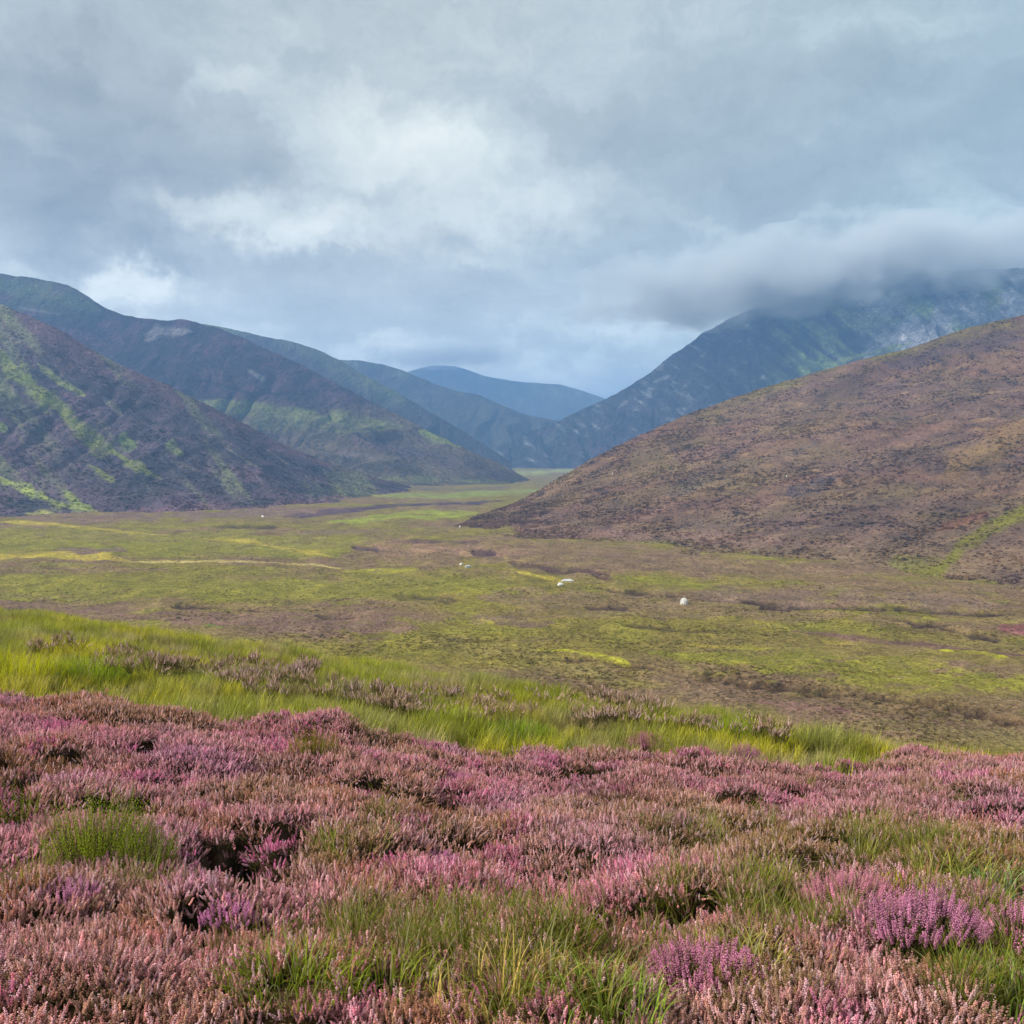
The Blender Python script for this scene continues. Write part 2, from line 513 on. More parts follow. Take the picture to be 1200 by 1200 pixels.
# zones: (px, py, rx, ry, colour, amount)
ZONES = [(930, 965, 190, 32, OLIVE, .85), (1130, 1000, 110, 34, OLIVE, .85), (880, 1095, 90, 34, OLIVE, .8), (1130, 1100, 60, 36, lin(176, 128, 58, .9), .8),
         (470, 1060, 90, 30, OLIVE, .6), (640, 1120, 120, 30, lin(168, 132, 70), .6), (900, 1130, 70, 26, OLIVE, .8), (500, 1130, 60, 25, OLIVE, .8),
         (120, 1010, 90, 28, lin(150, 130, 80), .4), (60, 880, 70, 20, lin(140, 92, 58), .6), (60, 915, 80, 24, BEIGE, .7), (330, 890, 50, 14, lin(130, 105, 50), .7),
         (510, 935, 50, 14, lin(150, 95, 50), .8), (380, 985, 40, 18, OLIVE, .5), (715, 930, 35, 14, lin(120, 90, 40), .8), (790, 965, 30, 20, lin(110, 100, 40), .8),
         (560, 1005, 50, 20, lin(176, 112, 84), .8), (170, 1065, 40, 22, lin(196, 132, 90), .8), (800, 900, 200, 24, lin(190, 140, 128), .6),
         (160, 940, 120, 26, lin(200, 156, 132), .5), (1100, 920, 150, 18, lin(170, 132, 110), .7), (300, 1120, 150, 40, lin(206, 142, 128), .6),
         (990, 940, 60, 10, PINK, .6), (660, 1010, 160, 50, PINK, .45), (420, 890, 90, 22, PINK, .6), (860, 1045, 100, 36, lin(190, 120, 150), .6),
         (540, 918, 50, 16, ROSE, .7), (690, 960, 90, 24, MAUVE, .5), (60, 1060, 90, 16, MAUVE, .7), (230, 1010, 40, 20, MAUVE, .6), (350, 850, 60, 14, ROSE, .5),
         (930, 925, 40, 14, ROSE, .4), (1050, 1000, 40, 16, BEIGE, .4), (80, 1130, 120, 30, lin(196, 140, 116), .6), (60, 1180, 160, 40, lin(206, 138, 140, 1.0), .7), (330, 1190, 90, 20, PINK, .7), (640, 1180, 160, 40, lin(190, 150, 130, .9), .5), (1000, 1180, 140, 40, PINK, .7), (750, 1050, 140, 40, lin(206, 130, 140, 1.0), .7), (150, 1100, 120, 30, PINK, .5), (980, 1075, 60, 30, PINK, .8)]


def sprig_tint(px, py, X, Y):
    n1 = fbm(X * 0.9, Y * 0.9, 3, 41); n2 = fbm(X * 1.7 + 9, Y * 1.7, 3, 57); n3 = fbm(X * 3.1, Y * 3.1 + 4, 2, 77)
    c = PINK + (BEIGE - PINK) * np.clip(0.62 + 1.1 * n1, 0, 1)[:, None]
    c = c + (MAUVE - c) * np.clip(0.9 * n2 - 0.2, 0, 0.7)[:, None]
    c = c + (TAN - c) * np.clip(1.2 * n3 - 0.25, 0, 0.8)[:, None]
    wob = 0.4 * fbm(X * 2.2, Y * 2.2, 3, 63)
    n4 = fbm(X * 3.4 + 20, Y * 2.6, 2, 131)
    c = c + (ROSE - c) * np.clip(2.6 * n4 - 1.25, 0, 0.8)[:, None]
    for cx, cy, rx, ry, k, a in ZONES:
        m = sstep(1.3, 0.4, np.hypot((px - cx) / rx, (py - cy) / ry) + wob) * a * np.clip(1.7 * RNG.random(len(px)), 0, 1)
        c = c + (k - c) * m[:, None]
    return c


# clear spots kept for single plants: filled below
CLEAR = []


def clear_mask(X, Y):
    m = np.zeros(X.shape, bool)
    for cx, cy, r in CLEAR: m |= np.hypot(X - cx, Y - cy) < r
    return m


def hit(px, py, off=0.0):
    """where the ray through a photo point meets the hillside raised by off"""
    x, y, z = ray(px, py)
    Ys = np.concatenate([np.arange(1.6, 14, 0.02), np.arange(14, 40, 0.05)])
    Xs = x / y * Ys; Zr = CAM_Z + z / y * Ys
    G = knoll_full(Xs, Ys)[0] + off
    k = np.argmax(Zr <= G)
    return float(Xs[k]), float(Ys[k]), float(knoll(Xs[k], Ys[k])), float(G[k] - off)


# ---- single plants one can point at
# (px, py of the middle, radius m, height m, colour, label)
BELL = [
    (268, 1084, 0.10, 0.16, lin(214, 112, 205), 'vivid magenta heather plant below the black hollow at left'),
    (512, 1016, 0.19, 0.14, lin(196, 108, 178), 'magenta heather plant in the middle of the pink slope'),
    (760, 876, 0.30, 0.20, lin(206, 96, 160), 'magenta heather plant on the skyline of the slope, beside the green tussocks'),
    (873, 889, 0.20, 0.20, lin(190, 92, 170), 'purple heather plant below the bright tussock on the skyline'),
    (1078, 1120, 0.22, 0.24, lin(190, 104, 168), 'large mauve heather plant with dark gaps beneath, near the lower right corner'),
    (830, 1160, 0.22, 0.20, lin(206, 112, 168), 'broad rose pink heather plant at the bottom edge, right of the pale straw'),
    (1152, 1076, 0.035, 0.20, lin(208, 120, 190), 'tiny lone magenta heather sprig beside the arching grass'),
    (1196, 1110, 0.10, 0.22, lin(206, 108, 176), 'pink heather plant cut by the right edge of the view'),
    (540, 922, 0.22, 0.16, lin(200, 112, 172), 'rose heather plant above the olive hollow in the upper middle of the slope'),
    (76, 1055, 0.14, 0.16, lin(190, 122, 182), 'lilac heather plant below the bright green shrub'),
    (1000, 1075, 0.20, 0.22, lin(214, 132, 152), 'salmon pink heather plant in front of the arching grass clumps'),
]
GREENBUSH = [
    (112, 1012, 0.22, 0.36, lin(118, 140, 34), 'bright green flowerless shrub standing among pink heather at left'),
    (168, 1020, 0.14, 0.28, lin(104, 124, 34), 'smaller green shrub touching the right side of the bright green one'),
    (22, 972, 0.10, 0.26, lin(112, 126, 44), 'little green shrub by the dark hollow at the left edge'),
    (366, 886, 0.18, 0.27, lin(118, 116, 40), 'olive green shrub under the pink heather on the slope brow'),
]
TUSS = [
    # px, py base, rad, lmin, lmax, n, colour, lean, label
    (345, 1165, 0.20, 0.16, 0.34, 520, lin(104, 124, 38), 'dark green grass clump at the bottom edge, left of the pale straw'),
    (450, 1172, 0.16, 0.16, 0.32, 360, lin(112, 130, 42), 'green grass clump at the bottom edge, next to the grey heather'),
    (600, 1185, 0.20, 0.20, 0.40, 260, lin(158, 150, 84), 'straw coloured arching grass clump at the bottom middle'),
    (705, 1195, 0.16, 0.18, 0.36, 260, lin(112, 142, 56), 'pale green grass clump with long white blades at the bottom edge'),
    (888, 1042, 0.13, 0.16, 0.30, 240, lin(118, 132, 50), 'small green grass clump between two pink heather mounds'),
    (1068, 1062, 0.20, 0.14, 0.28, 420, lin(124, 128, 32), 'low yellow green grass patch behind the salmon pink heather'),
    (1120, 1040, 0.20, 0.22, 0.42, 300, lin(142, 150, 72), 'tall grass clump with pale arching blades, beside the lone magenta sprig'),
    (1178, 1062, 0.18, 0.20, 0.40, 300, lin(110, 140, 84), 'blue green arching grass clump at the right edge'),
    (872, 1140, 0.13, 0.18, 0.32, 220, lin(146, 150, 78), 'small pale grass clump above the broad rose heather'),
    (1190, 1180, 0.20, 0.16, 0.34, 380, lin(108, 140, 60), 'fresh green grass clump in the lower right corner'),
    (862, 868, 0.34, 0.22, 0.40, 420, lin(122, 150, 22), 'bright green tussock on the skyline, just above the purple heather'),
    (985, 868, 0.50, 0.20, 0.42, 640, lin(118, 140, 28), 'widest green tussock on the skyline at right'),
    (1035, 872, 0.28, 0.20, 0.38, 320, lin(122, 138, 36), 'green tussock joined to the right end of the widest one on the skyline'),
    (1098, 878, 0.22, 0.16, 0.28, 260, lin(116, 138, 30), 'small low tussock standing alone on the skyline at right'),
    (608, 868, 0.40, 0.20, 0.36, 520, lin(104, 134, 26), 'deep green tussock above the heather edge in the middle of the slope'),
    (930, 862, 0.34, 0.20, 0.36, 320, lin(132, 142, 56), 'yellowish tussock between the two brightest skyline tussocks'),
    (14, 800, 0.55, 0.30, 0.60, 700, lin(152, 164, 30), 'tall yellow green tussock at the left edge of the grassy brow'),
    (100, 800, 0.50, 0.26, 0.50, 600, lin(122, 150, 36), 'green tussock right of the tall yellow one on the grassy brow'),
]
for px_, py_, rad_, *_r in BELL + GREENBUSH + TUSS:
    q_ = hit(px_, py_, 0.0); CLEAR.append((q_[0], q_[1], rad_ * 0.6))


def build_heather():
    protos = [sprig_mesh('heather sprig', 100 + i, 7 + i % 3, 0.36, 20, 9) for i in range(8)]
    protos += [sprig_mesh('bare sprig', 140 + i, 6, 0.28, 6, 18) for i in range(3)]
    Ps, T, S, I, R = [], [], [], [], []
    # near to far: density falls off beyond a few metres
    for y0, y1, dens in ((1.7, 4.5, 1350), (4.5, 8.0, 950), (8.0, 14.5, 600)):
        xw = 0.62 * y1 + 1.2
        n = int(2 * xw * (y1 - y0) * dens)
        X = RNG.uniform(-xw, xw, n); Y = RNG.uniform(y0, y1, n)
        k = np.abs(X) < 0.6 * Y + 1.2
        X, Y = X[k], Y[k]
        Z, g, c, hw, pm, px, py = knoll_full(X, Y)
        ppx, ppy = project(X, Y, Z + 0.12)
        k = (RNG.random(len(X)) < hw) & (RNG.random(len(X)) < 1 - 0.93 * pm) & (RNG.random(len(X)) < 0.10 + 0.9 * sstep(0.06, 0.14, c)) & ~clear_mask(X, Y)
        X, Y, Z, ppx, ppy, c = [q[k] for q in (X, Y, Z, ppx, ppy, c)]
        e = 0.03
        gx = (canopy(X + e, Y) - canopy(X - e, Y)) / (2 * e); gy = (canopy(X, Y + e) - canopy(X, Y - e)) / (2 * e)
        nx = np.clip(-gx * 0.4, -0.6, 0.6) + 0.26 * RNG.normal(size=len(X)); ny = np.clip(-gy * 0.4, -0.6, 0.6) + 0.26 * RNG.normal(size=len(X))
        R.append(euler_from(nx * 0.9, ny * 0.9, RNG.uniform(0, 6.283, len(X))))
        Ps.append(np.stack([X, Y, Z - 0.035], -1)); S.append(0.44 + 0.40 * RNG.random(len(X)))
        t = 1.28 * np.array([1.04, 0.99, 0.99]) * sprig_tint(ppx, ppy, X, Y) * (0.8 + 0.4 * RNG.random(len(X)))[:, None]
        T.append(t)
        bare = RNG.random(len(X)) < np.clip(0.10 + 0.5 * fbm(X * 1.4, Y * 1.4, 3, 88), 0.04, 0.6)
        I.append(np.where(bare, RNG.integers(8, 11, len(X)), RNG.integers(0, 8, len(X))))
    # dull heather patches in the grassy brow
    for cx, cy, rx, ry in ((185, 785, 70, 9), (150, 800, 40, 8), (320, 800, 55, 12), (345, 815, 50, 12), (440, 838, 60, 10), (530, 838, 70, 14), (690, 832, 50, 7), (720, 858, 50, 6),
                           (480, 845, 40, 8), (760, 840, 20, 6), (60, 770, 26, 6), (820, 862, 26, 7), (900, 875, 40, 6)):
        q = hit(cx, cy); q0 = hit(cx - rx, cy); q1 = hit(cx, cy + ry)
        ax = abs(q[0] - q0[0]); ay = max(0.5, abs(q[1] - q1[1]))
        n = int(3.1 * ax * ay * 60); ax *= 1.25; ay *= 1.2
        r = np.sqrt(RNG.random(n)); a = RNG.uniform(0, 6.283, n)
        X = q[0] + ax * r * np.cos(a); Y = q[1] + ay * r * np.sin(a)
        X += 0.3 * fbm(Y * 1.5, X * 1.5, 2, 3); Z = knoll(X, Y) + 0.03 + 0.14 * vnoise(X * 2, Y * 2, 9)
        R.append(euler_from(0.2 * RNG.normal(size=n), 0.2 * RNG.normal(size=n), RNG.uniform(0, 6.283, n)))
        Ps.append(np.stack([X, Y, Z], -1)); S.append(0.8 + 0.6 * RNG.random(n))
        T.append((GREY + (PALE * 0.8 - GREY) * np.clip(fbm(X * 2, Y * 2, 2, 5), 0, 1)[:, None]) * (0.75 + 0.4 * RNG.random(n))[:, None])
        I.append(RNG.integers(0, 8, n))
    P = np.concatenate(Ps)
    print('heather sprigs', len(P))
    scatter('heather', protos, P, np.concatenate(R), np.concatenate(S), np.concatenate(T), np.concatenate(I), plant_mat('heather shoots'),
            'pink and brown flowering heather carpeting the foreground slope', 'heather')


def build_grass():
    protos = [tuft_mesh('grass tuft', 200 + i, 36, 0.08, 0.16, 0.40, 0.006) for i in range(6)]
    protos += [tuft_mesh('fine grass', 230 + i, 26, 0.06, 0.12, 0.26, 0.004, 0.6, 2.0) for i in range(3)]
    Ps, T, S, I, R = [], [], [], [], []
    n = 85000
    Y = 7.0 + 26 * np.sqrt(RNG.random(n)); X = RNG.uniform(-1, 1, n) * (0.6 * Y + 2)
    g = knoll(X, Y); px, py = project(X, Y, g + 0.15)
    hw = heath_weight(px, py, X, Y)
    keep = (RNG.random(n) < (1 - 0.9 * hw * hw) * (hw < 0.97)) & (Y < ip(CREST_Y, np.clip(px, -850, 2150)) + 7)
    tuss = fbm(X * 1.5, Y * 1.5, 3, 71)
    keep &= RNG.random(n) < np.clip(0.8 + 0.6 * tuss, 0.45, 1)
    X, Y, g, px, py, tuss = [q[keep] for q in (X, Y, g, px, py, tuss)]
    a = lin(158, 156, 56, 1.12); bb = lin(180, 170, 52, 1.2); cc = lin(160, 148, 92, 1.1)
    n1 = fbm(X * 0.5, Y * 0.5, 3, 19); n2 = fbm(X * 1.1, Y * 1.1, 3, 29)
    t = a + (bb - a) * np.clip(0.3 + 1.2 * n1, 0, 1)[:, None]
    t = t + (cc - t) * np.clip(1.5 * n2 + 0.05, 0, 0.9)[:, None]
    t = t + (lin(178, 160, 120, 1.1) - t) * np.clip(1.6 * fbm(X * 1.3, Y * 1.3, 3, 37) - 0.35, 0, 0.9)[:, None]
    t = t + (lin(134, 146, 36, 1.05) - t) * np.clip(1.2 * tuss - 0.2, 0, 0.6)[:, None]
    m = len(X)
    t = t * (0.85 + 0.6 * RNG.random(m))[:, None]
    Ps.append(np.stack([X, Y, g], -1)); R.append(euler_from(0.10 * RNG.normal(size=m) + 0.08, 0.1 * RNG.normal(size=m), RNG.uniform(0, 6.283, m)))
    S.append(np.clip(0.48 + 0.40 * tuss + 0.25 * RNG.random(m), 0.24, 1.1)); T.append(t); I.append(RNG.integers(0, 6, m))
    # fine grass showing between the heather bushes in the lower right half
    for cx, cy, rx, ry, cnt in ((1080, 1010, 110, 30, 200), (900, 1090, 110, 40, 220), (480, 1120, 160, 40, 240), (680, 1150, 120, 40, 180), (1160, 1130, 60, 60, 200), (980, 980, 220, 30, 120), (120, 1040, 120, 40, 60), (400, 980, 120, 40, 60), (600, 1090, 120, 30, 120)):
        px_ = RNG.normal(cx, rx * 0.55, cnt); py_ = RNG.normal(cy, ry * 0.55, cnt)
        pts = np.array([hit(a_, b_) for a_, b_ in zip(px_[:cnt // 6], py_[:cnt // 6])])
        pts = np.repeat(pts, 3, 0); pts[:, :2] += RNG.normal(0, 0.05, (len(pts), 2))
        X, Y = pts[:, 0], pts[:, 1]; m = len(X)
        Z = knoll_full(X, Y)[0]
        Ps.append(np.stack([X, Y, Z], -1)); R.append(euler_from(0.2 * RNG.normal(size=m), 0.2 * RNG.normal(size=m), RNG.uniform(0, 6.283, m)))
        S.append(0.6 + 0.4 * RNG.random(m)); I.append(RNG.integers(6, 9, m))
        T.append(1.4 * (lin(140, 134, 58) + (lin(116, 126, 40) - lin(140, 134, 58)) * RNG.random((m, 1))) * (0.8 + 0.4 * RNG.random((m, 1))))
    P = np.concatenate(Ps); print('grass tufts', len(P))
    scatter('grass', protos, P, np.concatenate(R), np.concatenate(S), np.concatenate(T), np.concatenate(I), plant_mat('grass blades', None, 'grass'),
            'yellow green moor grass on the brow behind the heather', 'grass')


build_heather()
build_grass()


def empty(name, loc):
    o = D.objects.new(name, None); COL.objects.link(o); o.location = loc; o.empty_display_size = 0.1
    return o


def build_plants():
    for i, (px, py, rad, h, tint, label) in enumerate(BELL):
        x, y, z, zc = hit(px, py, 0.0); k0 = z; z += max(0.0, (zc - z) * 0.8)
        rg = np.random.default_rng(300 + i)
        st, fl = Buf(), Buf()
        n = max(9, int(rad * rad * 3.14 * (1500 if py < 900 else 2300)))
        for k in range(n):
            a = rg.random() * 6.283; r = rad * math.sqrt(rg.random())
            q = (r / rad)
            l = np.array([math.cos(a) * q * 0.55 + 0.1 * rg.normal(), math.sin(a) * q * 0.55 + 0.1 * rg.normal(), 1.0]); l /= np.linalg.norm(l)
            gz = float(knoll(x + r * math.cos(a), y + r * math.sin(a))) - k0
            top = (0.9 if py < 900 else 0.82) * h * (1.05 - 0.55 * q * q) * (0.85 + 0.3 * rg.random())
            spike(st, fl, (r * math.cos(a) * 0.8, r * math.sin(a) * 0.8, gz + (0.0 if py < 900 else max(0.0, 0.6 * (h - 0.15))) - 0.01), l, top, rg, 28 if py < 900 else 20, 0.0040 if py < 900 else 0.0036, 0.85 if py < 900 else 0.42, 8)
        e = empty('heather_plant', (x, y, z))
        tag(e, label, 'heather plant', 'single bright heather plants on the slope')
        link('shoots', st.mesh('shoots'), plant_mat('heather leaf', (0.06, 0.07, 0.02)), e)
        link('blossom', fl.mesh('blossom'), plant_mat('blossom', tuple(np.clip(0.45 * tint + 0.55 * PINK, 0, 0.95) * 1.25)), e)
    for i, (px, py, rad, h, tint, label) in enumerate(GREENBUSH):
        x, y, z, zc = hit(px, py, 0.0); k0 = z; z += max(0.0, (zc - z) * 0.8)
        rg = np.random.default_rng(340 + i)
        st, fl = Buf(), Buf()
        n = int(rad * rad * 3.14 * 2000)
        for k in range(n):
            a = rg.random() * 6.283; r = rad * math.sqrt(rg.random()); q = r / rad
            l = np.array([math.cos(a) * q * 0.4 + 0.08 * rg.normal(), math.sin(a) * q * 0.4 + 0.08 * rg.normal(), 1.0]); l /= np.linalg.norm(l)
            gz = float(knoll(x + r * math.cos(a), y + r * math.sin(a))) - k0
            spike(st, fl, (r * math.cos(a) * 0.8, r * math.sin(a) * 0.8, gz), l, h * (1.15 - 0.5 * q * q) * (0.7 + 0.5 * rg.random()), rg, 26, 0.0030, 0.75, 4)
        e = empty('green_shrub', (x, y, z))
        tag(e, label, 'shrub', 'green flowerless shrubs in the heather')
        link('stems', st.mesh('stems'), plant_mat('shrub stem', (0.06, 0.07, 0.02)), e)
        link('foliage', fl.mesh('foliage'), plant_mat('shrub leaf', tuple(np.clip(tint * np.array([3.0, 2.6, 2.0]), 0, 0.9))), e)
    for i, (px, py, rad, lmin, lmax, n, tint, label) in enumerate(TUSS):
        x, y, z, zc = hit(px, py, 0.0); k0 = z; z += max(0.0, (zc - z) * 0.8)
        rg = np.random.default_rng(380 + i); b = Buf()
        far = py < 900
        for k in range(int(n * (2 if far else 0.6))):
            a = rg.random() * 6.283; r = rad * (1.0 if far else 1.15) * math.sqrt(rg.random())
            bx, by = r * math.cos(a), r * math.sin(a)
            gz = float(knoll(x + bx, y + by)) - k0
            blade(b, (bx, by, gz - 0.02 + (0 if far else 0.08)), a + rg.normal() * 0.9, (lmin + (lmax - lmin) * rg.random()) * (1.1 - 0.4 * r / rad) * (1.0 if far else 0.52),
                  (0.2 if far else 1.0) + 1.3 * rg.random(), (0.007 if far else 0.0042) * (0.7 + 0.6 * rg.random()), rg, 4 if far else 6)
        me = b.mesh('grass_tussock')
        o = link('grass_tussock', me, plant_mat('tussock blades', tuple(tint * np.array([2.3, 1.9, 1.8])), 'grass'))
        o.location = (x, y, z)
        tag(o, label, 'grass tussock', 'grass tussocks standing out on the slope')


build_plants()

# ------------------------------------------------------------------ the glen floor
OL = lin(126, 118, 54, .62); BR = lin(122, 102, 82, .66); YE = lin(160, 148, 60); DK = lin(62, 48, 42, 0.6); GRN = lin(132, 132, 46, .62); MV = lin(112, 92, 88); TANC = lin(150, 124, 98)
YG = lin(158, 160, 40)
VPATCH = [  # pts, w0, w1, colour, amount
    ([(520, 632), (640, 642), (760, 650), (900, 668), (1000, 682), (1100, 700), (1250, 715)], 9, 14, lin(126, 106, 80, .66), .85), ([(-300, 645), (0, 640), (250, 642), (420, 650)], 9, 8, lin(124, 126, 48, .64), .7), ([(-100, 690), (150, 684), (400, 692), (560, 690)], 13, 10, lin(126, 122, 50, .62), .8),
    ([(0, 606), (150, 607), (420, 598)], 6, 5, MV, .85), ([(-300, 630), (0, 632), (300, 632), (480, 640)], 20, 10, GRN, .7),
    ([(0, 612), (60, 614), (140, 622), (200, 628)], 1.6, 1.6, YE, .9), ([(60, 648), (150, 645)], 4, 4, MV, .9),
    ([(-200, 655), (0, 654), (60, 652), (155, 657)], 4, 3.4, YE, .95), ([(150, 658), (280, 657), (400, 663)], 1.4, 1, lin(172, 160, 100), .9),
    ([(235, 630), (300, 633), (330, 640), (392, 652)], 2, 3.5, YE, .8), ([(-200, 667), (200, 668)], 5, 4, BR, .75),
    ([(-100, 690), (200, 690), (420, 690), (620, 690)], 16, 8, GRN, .55), ([(400, 668), (490, 667)], 3, 2, YG, .6),
    ([(-200, 712), (0, 708), (130, 718), (260, 724), (400, 735), (490, 735)], 10, 14, lin(114, 92, 82), .95),
    ([(200, 706), (250, 708), (330, 716)], 1.5, 1.2, DK, .9), ([(0, 712), (110, 718)], 1.6, 1, DK, .7), ([(370, 719), (420, 722)], 1.6, 1.2, DK, .8),
    ([(238, 728), (262, 738)], 4, 4, lin(104, 124, 46), .7),
    ([(400, 650), (470, 652), (560, 652), (700, 658), (900, 668)], 12, 14, BR, .9), ([(430, 640), (520, 644), (620, 650)], 8, 6, lin(140, 112, 96), .6),
    ([(412, 642), (446, 644)], 4.5, 4, lin(76, 60, 70), .95), ([(475, 634), (570, 635)], 2, 1.6, lin(84, 64, 66), .9), ([(552, 648), (582, 648)], 3, 3, lin(80, 62, 66), .9),
    ([(480, 645), (510, 647)], 2.2, 1.6, TANC, .9), ([(590, 652), (600, 664), (640, 650)], 3, 2, lin(140, 124, 80), .7),
    ([(596, 661), (640, 664), (690, 668), (722, 678)], 4.5, 4, lin(78, 58, 58, .7), .95), ([(700, 688), (760, 696), (800, 699)], 3, 2.4, DK, .9),
    ([(606, 672), (640, 674), (682, 681)], 2, 2, YE, .95), ([(735, 675), (800, 683), (830, 686)], 7, 5, GRN, .9), ([(400, 675), (520, 678), (625, 692)], 10, 6, GRN, .55),
    ([(560, 702), (700, 706), (800, 714), (1000, 722)], 14, 12, lin(118, 102, 76), .85), ([(460, 697), (500, 700), (540, 705)], 2.4, 1.6, DK, .65),
    ([(520, 726), (560, 728), (660, 735)], 3, 1.4, DK, .45), ([(550, 725), (650, 730)], 5, 5, MV, .6), ([(520, 725), (580, 728)], 3, 3, YG, .3),
    ([(685, 713), (740, 716)], 2, 1.4, DK, .9), ([(745, 722), (785, 726)], 2, 1.4, DK, .85), ([(730, 735), (800, 741), (850, 741)], 1.8, 1.2, DK, .75),
    ([(790, 700), (870, 704), (930, 708), (1000, 713), (1100, 717), (1220, 721)], 1.7, 1.5, DK, .95), ([(890, 710), (930, 714)], 2.2, 2.2, DK, .95),
    ([(810, 695), (950, 700), (1200, 710)], 8, 9, lin(116, 98, 86), .8), ([(1000, 725), (1100, 735), (1250, 735)], 8, 6, BR, .7),
    ([(1040, 726), (1100, 735), (1150, 745), (1178, 750)], 2, 2.8, DK, .95), ([(925, 740), (1000, 749), (1080, 756), (1150, 767), (1220, 772)], 2.6, 3.2, lin(100, 76, 72), .9),
    ([(1170, 734), (1230, 736)], 6, 6, lin(128, 82, 84), .9), ([(930, 732), (1040, 742)], 7, 5, GRN, .6), ([(1080, 724), (1100, 727)], 1.6, 1.6, YG, .7),
    ([(800, 754), (900, 760)], 2, 1.4, YE, .7), ([(1100, 763), (1140, 766), (1182, 774)], 2, 3.4, YG, .95), ([(960, 751), (1010, 755)], 1.6, 1.2, YE, .7),
    ([(620, 762), (660, 765), (700, 770), (745, 783)], 1.4, 3.4, YG, .85),
    ([(760, 768), (900, 776), (1000, 786), (1220, 806)], 12, 18, GRN, .95), ([(850, 745), (1000, 760), (1200, 780)], 8, 8, OL, .6),
    ([(800, 790), (870, 803), (970, 813), (1060, 822), (1140, 836), (1220, 852)], 6.5, 8, lin(72, 56, 42, .65), .97), ([(600, 773), (700, 775), (790, 790)], 1.4, 4, lin(70, 54, 42, .65), .95),
    ([(630, 790), (690, 790)], 1.4, 1, DK, .7), ([(880, 824), (940, 831), (1000, 838)], 4, 4.5, lin(128, 92, 98), .85), ([(1000, 850), (1220, 868)], 10, 12, lin(112, 104, 66), .7),
    ([(780, 806), (900, 826), (1000, 842)], 7, 6, lin(112, 96, 74), .7), ([(500, 752), (620, 770), (760, 806)], 10, 10, lin(124, 116, 66), .6),
    # far reach of the glen
    ([(380, 612), (440, 608), (560, 602)], 4, 5, lin(130, 142, 50), .95), ([(320, 606), (400, 599), (450, 593), (600, 587)], 4, 2.6, lin(70, 56, 76, .7), .95),  # green strip, then a dark purple band: shade by the left hill, painted in
    ([(430, 582), (520, 580), (640, 574)], 3, 3, lin(122, 136, 66), .8), ([(590, 556), (650, 552), (680, 551)], 2.6, 2.6, lin(140, 150, 90), .9), ([(250, 617), (330, 616)], 1.4, 1.4, DK, .8),
    ([(370, 600), (430, 596)], 3, 2, lin(86, 70, 80), .9), ([(345, 625), (400, 622), (440, 624)], 3, 2, MV, .6), ([(470, 572), (540, 575), (600, 570)], 2, 2, lin(96, 90, 80), .8),
]


def valley_z(X, Y, px, py):
    z = 0.9 * fbm(X / 55, Y / 55, 4, 201) * sstep(80, 200, Y) + 0.5 * fbm(X / 14, Y / 14, 3, 207)
    return z


def build_valley():
    th = np.concatenate([np.linspace(-78, -31, 60, endpoint=False), np.linspace(-31, 31, 860, endpoint=False), np.linspace(31, 78, 61)])
    th = np.radians(th)
    # rows about one pixel apart near, coarser with distance
    pys = np.concatenate([np.linspace(1150, 900, 60, endpoint=False), np.linspace(900, 548, 620, endpoint=False), np.linspace(548, 534, 40)])
    Yd = floor_dist(pys)
    TH, R = np.meshgrid(th, Yd)
    X = np.tan(np.clip(TH, -1.36, 1.36)) * R * 1.0; Y = R
    px, py = project(X, Y, np.zeros_like(X))
    Z = valley_z(X, Y, px, py)
    n = fbm(X / 40, Y / 40, 4, 211); n2 = fbm(X / 12, Y / 12, 4, 217); n3 = fbm(X / 90, Y / 25, 3, 231)
    col = OL + (BR - OL) * np.clip(0.42 + 0.7 * n + 0.5 * n3, 0, 1)[..., None]
    col = col + (GRN - col) * np.clip(0.8 * n2 - 0.1, 0, 0.6)[..., None]
    near = sstep(700, 620, py)
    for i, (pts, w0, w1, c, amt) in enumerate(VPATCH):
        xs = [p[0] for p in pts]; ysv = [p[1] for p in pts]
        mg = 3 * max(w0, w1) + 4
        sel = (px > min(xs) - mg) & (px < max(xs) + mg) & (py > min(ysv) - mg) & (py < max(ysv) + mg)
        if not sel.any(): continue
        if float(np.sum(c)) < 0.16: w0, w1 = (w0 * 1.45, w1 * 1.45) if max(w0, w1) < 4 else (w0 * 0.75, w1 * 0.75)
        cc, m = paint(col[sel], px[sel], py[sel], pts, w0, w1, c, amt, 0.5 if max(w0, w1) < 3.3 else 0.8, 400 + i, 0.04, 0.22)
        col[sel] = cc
        if float(np.sum(c)) < 0.16:       # peat hags, stream banks and the painted shade band lie below the grass
            Z[sel] -= m * (0.45 + 0.12 * max(w0, w1))
    # darker wet peat streaks and paler grass at the size of a few metres
    st = fbm(X / 6, Y / 9, 4, 251)
    col = np.array([1.55, 1.40, 1.3]) * col * (1 + 0.18 * st)[..., None]
    me = np_mesh('glen floor', np.stack([X, Y, Z], -1).reshape(-1, 3), grid_faces(*X.shape)[:, ::-1], {'veg': ('FLOAT_COLOR', np.clip(col, 0.005, 1).reshape(-1, 3))})
    o = link('valley_floor', me, terrain_mat('moor grass and heath', [(0.5, 0.6), (1.6, 0.5), (7.0, 0.3)], 1.2, 1.0, 0.8, 0.22, dry=(0.17, 0.13, 0.085)))
    tag(o, 'flat boggy glen floor of olive grass and brown heather', 'valley floor', kind='structure')
    return X, Y, Z, col, np.zeros_like(X), px, py


VALLEY = build_valley()


# ------------------------------------------------------------------ the hills
def curve(tab, px, k):
    tab = np.asarray(tab, float)
    v = np.interp(px, tab[:, 0], tab[:, k])
    return v


def smooth1(a, n):
    for _ in range(n):
        b = a.copy(); b[1:-1] = (a[:-2] + 2 * a[1:-1] + a[2:]) / 4; a = b
    return a


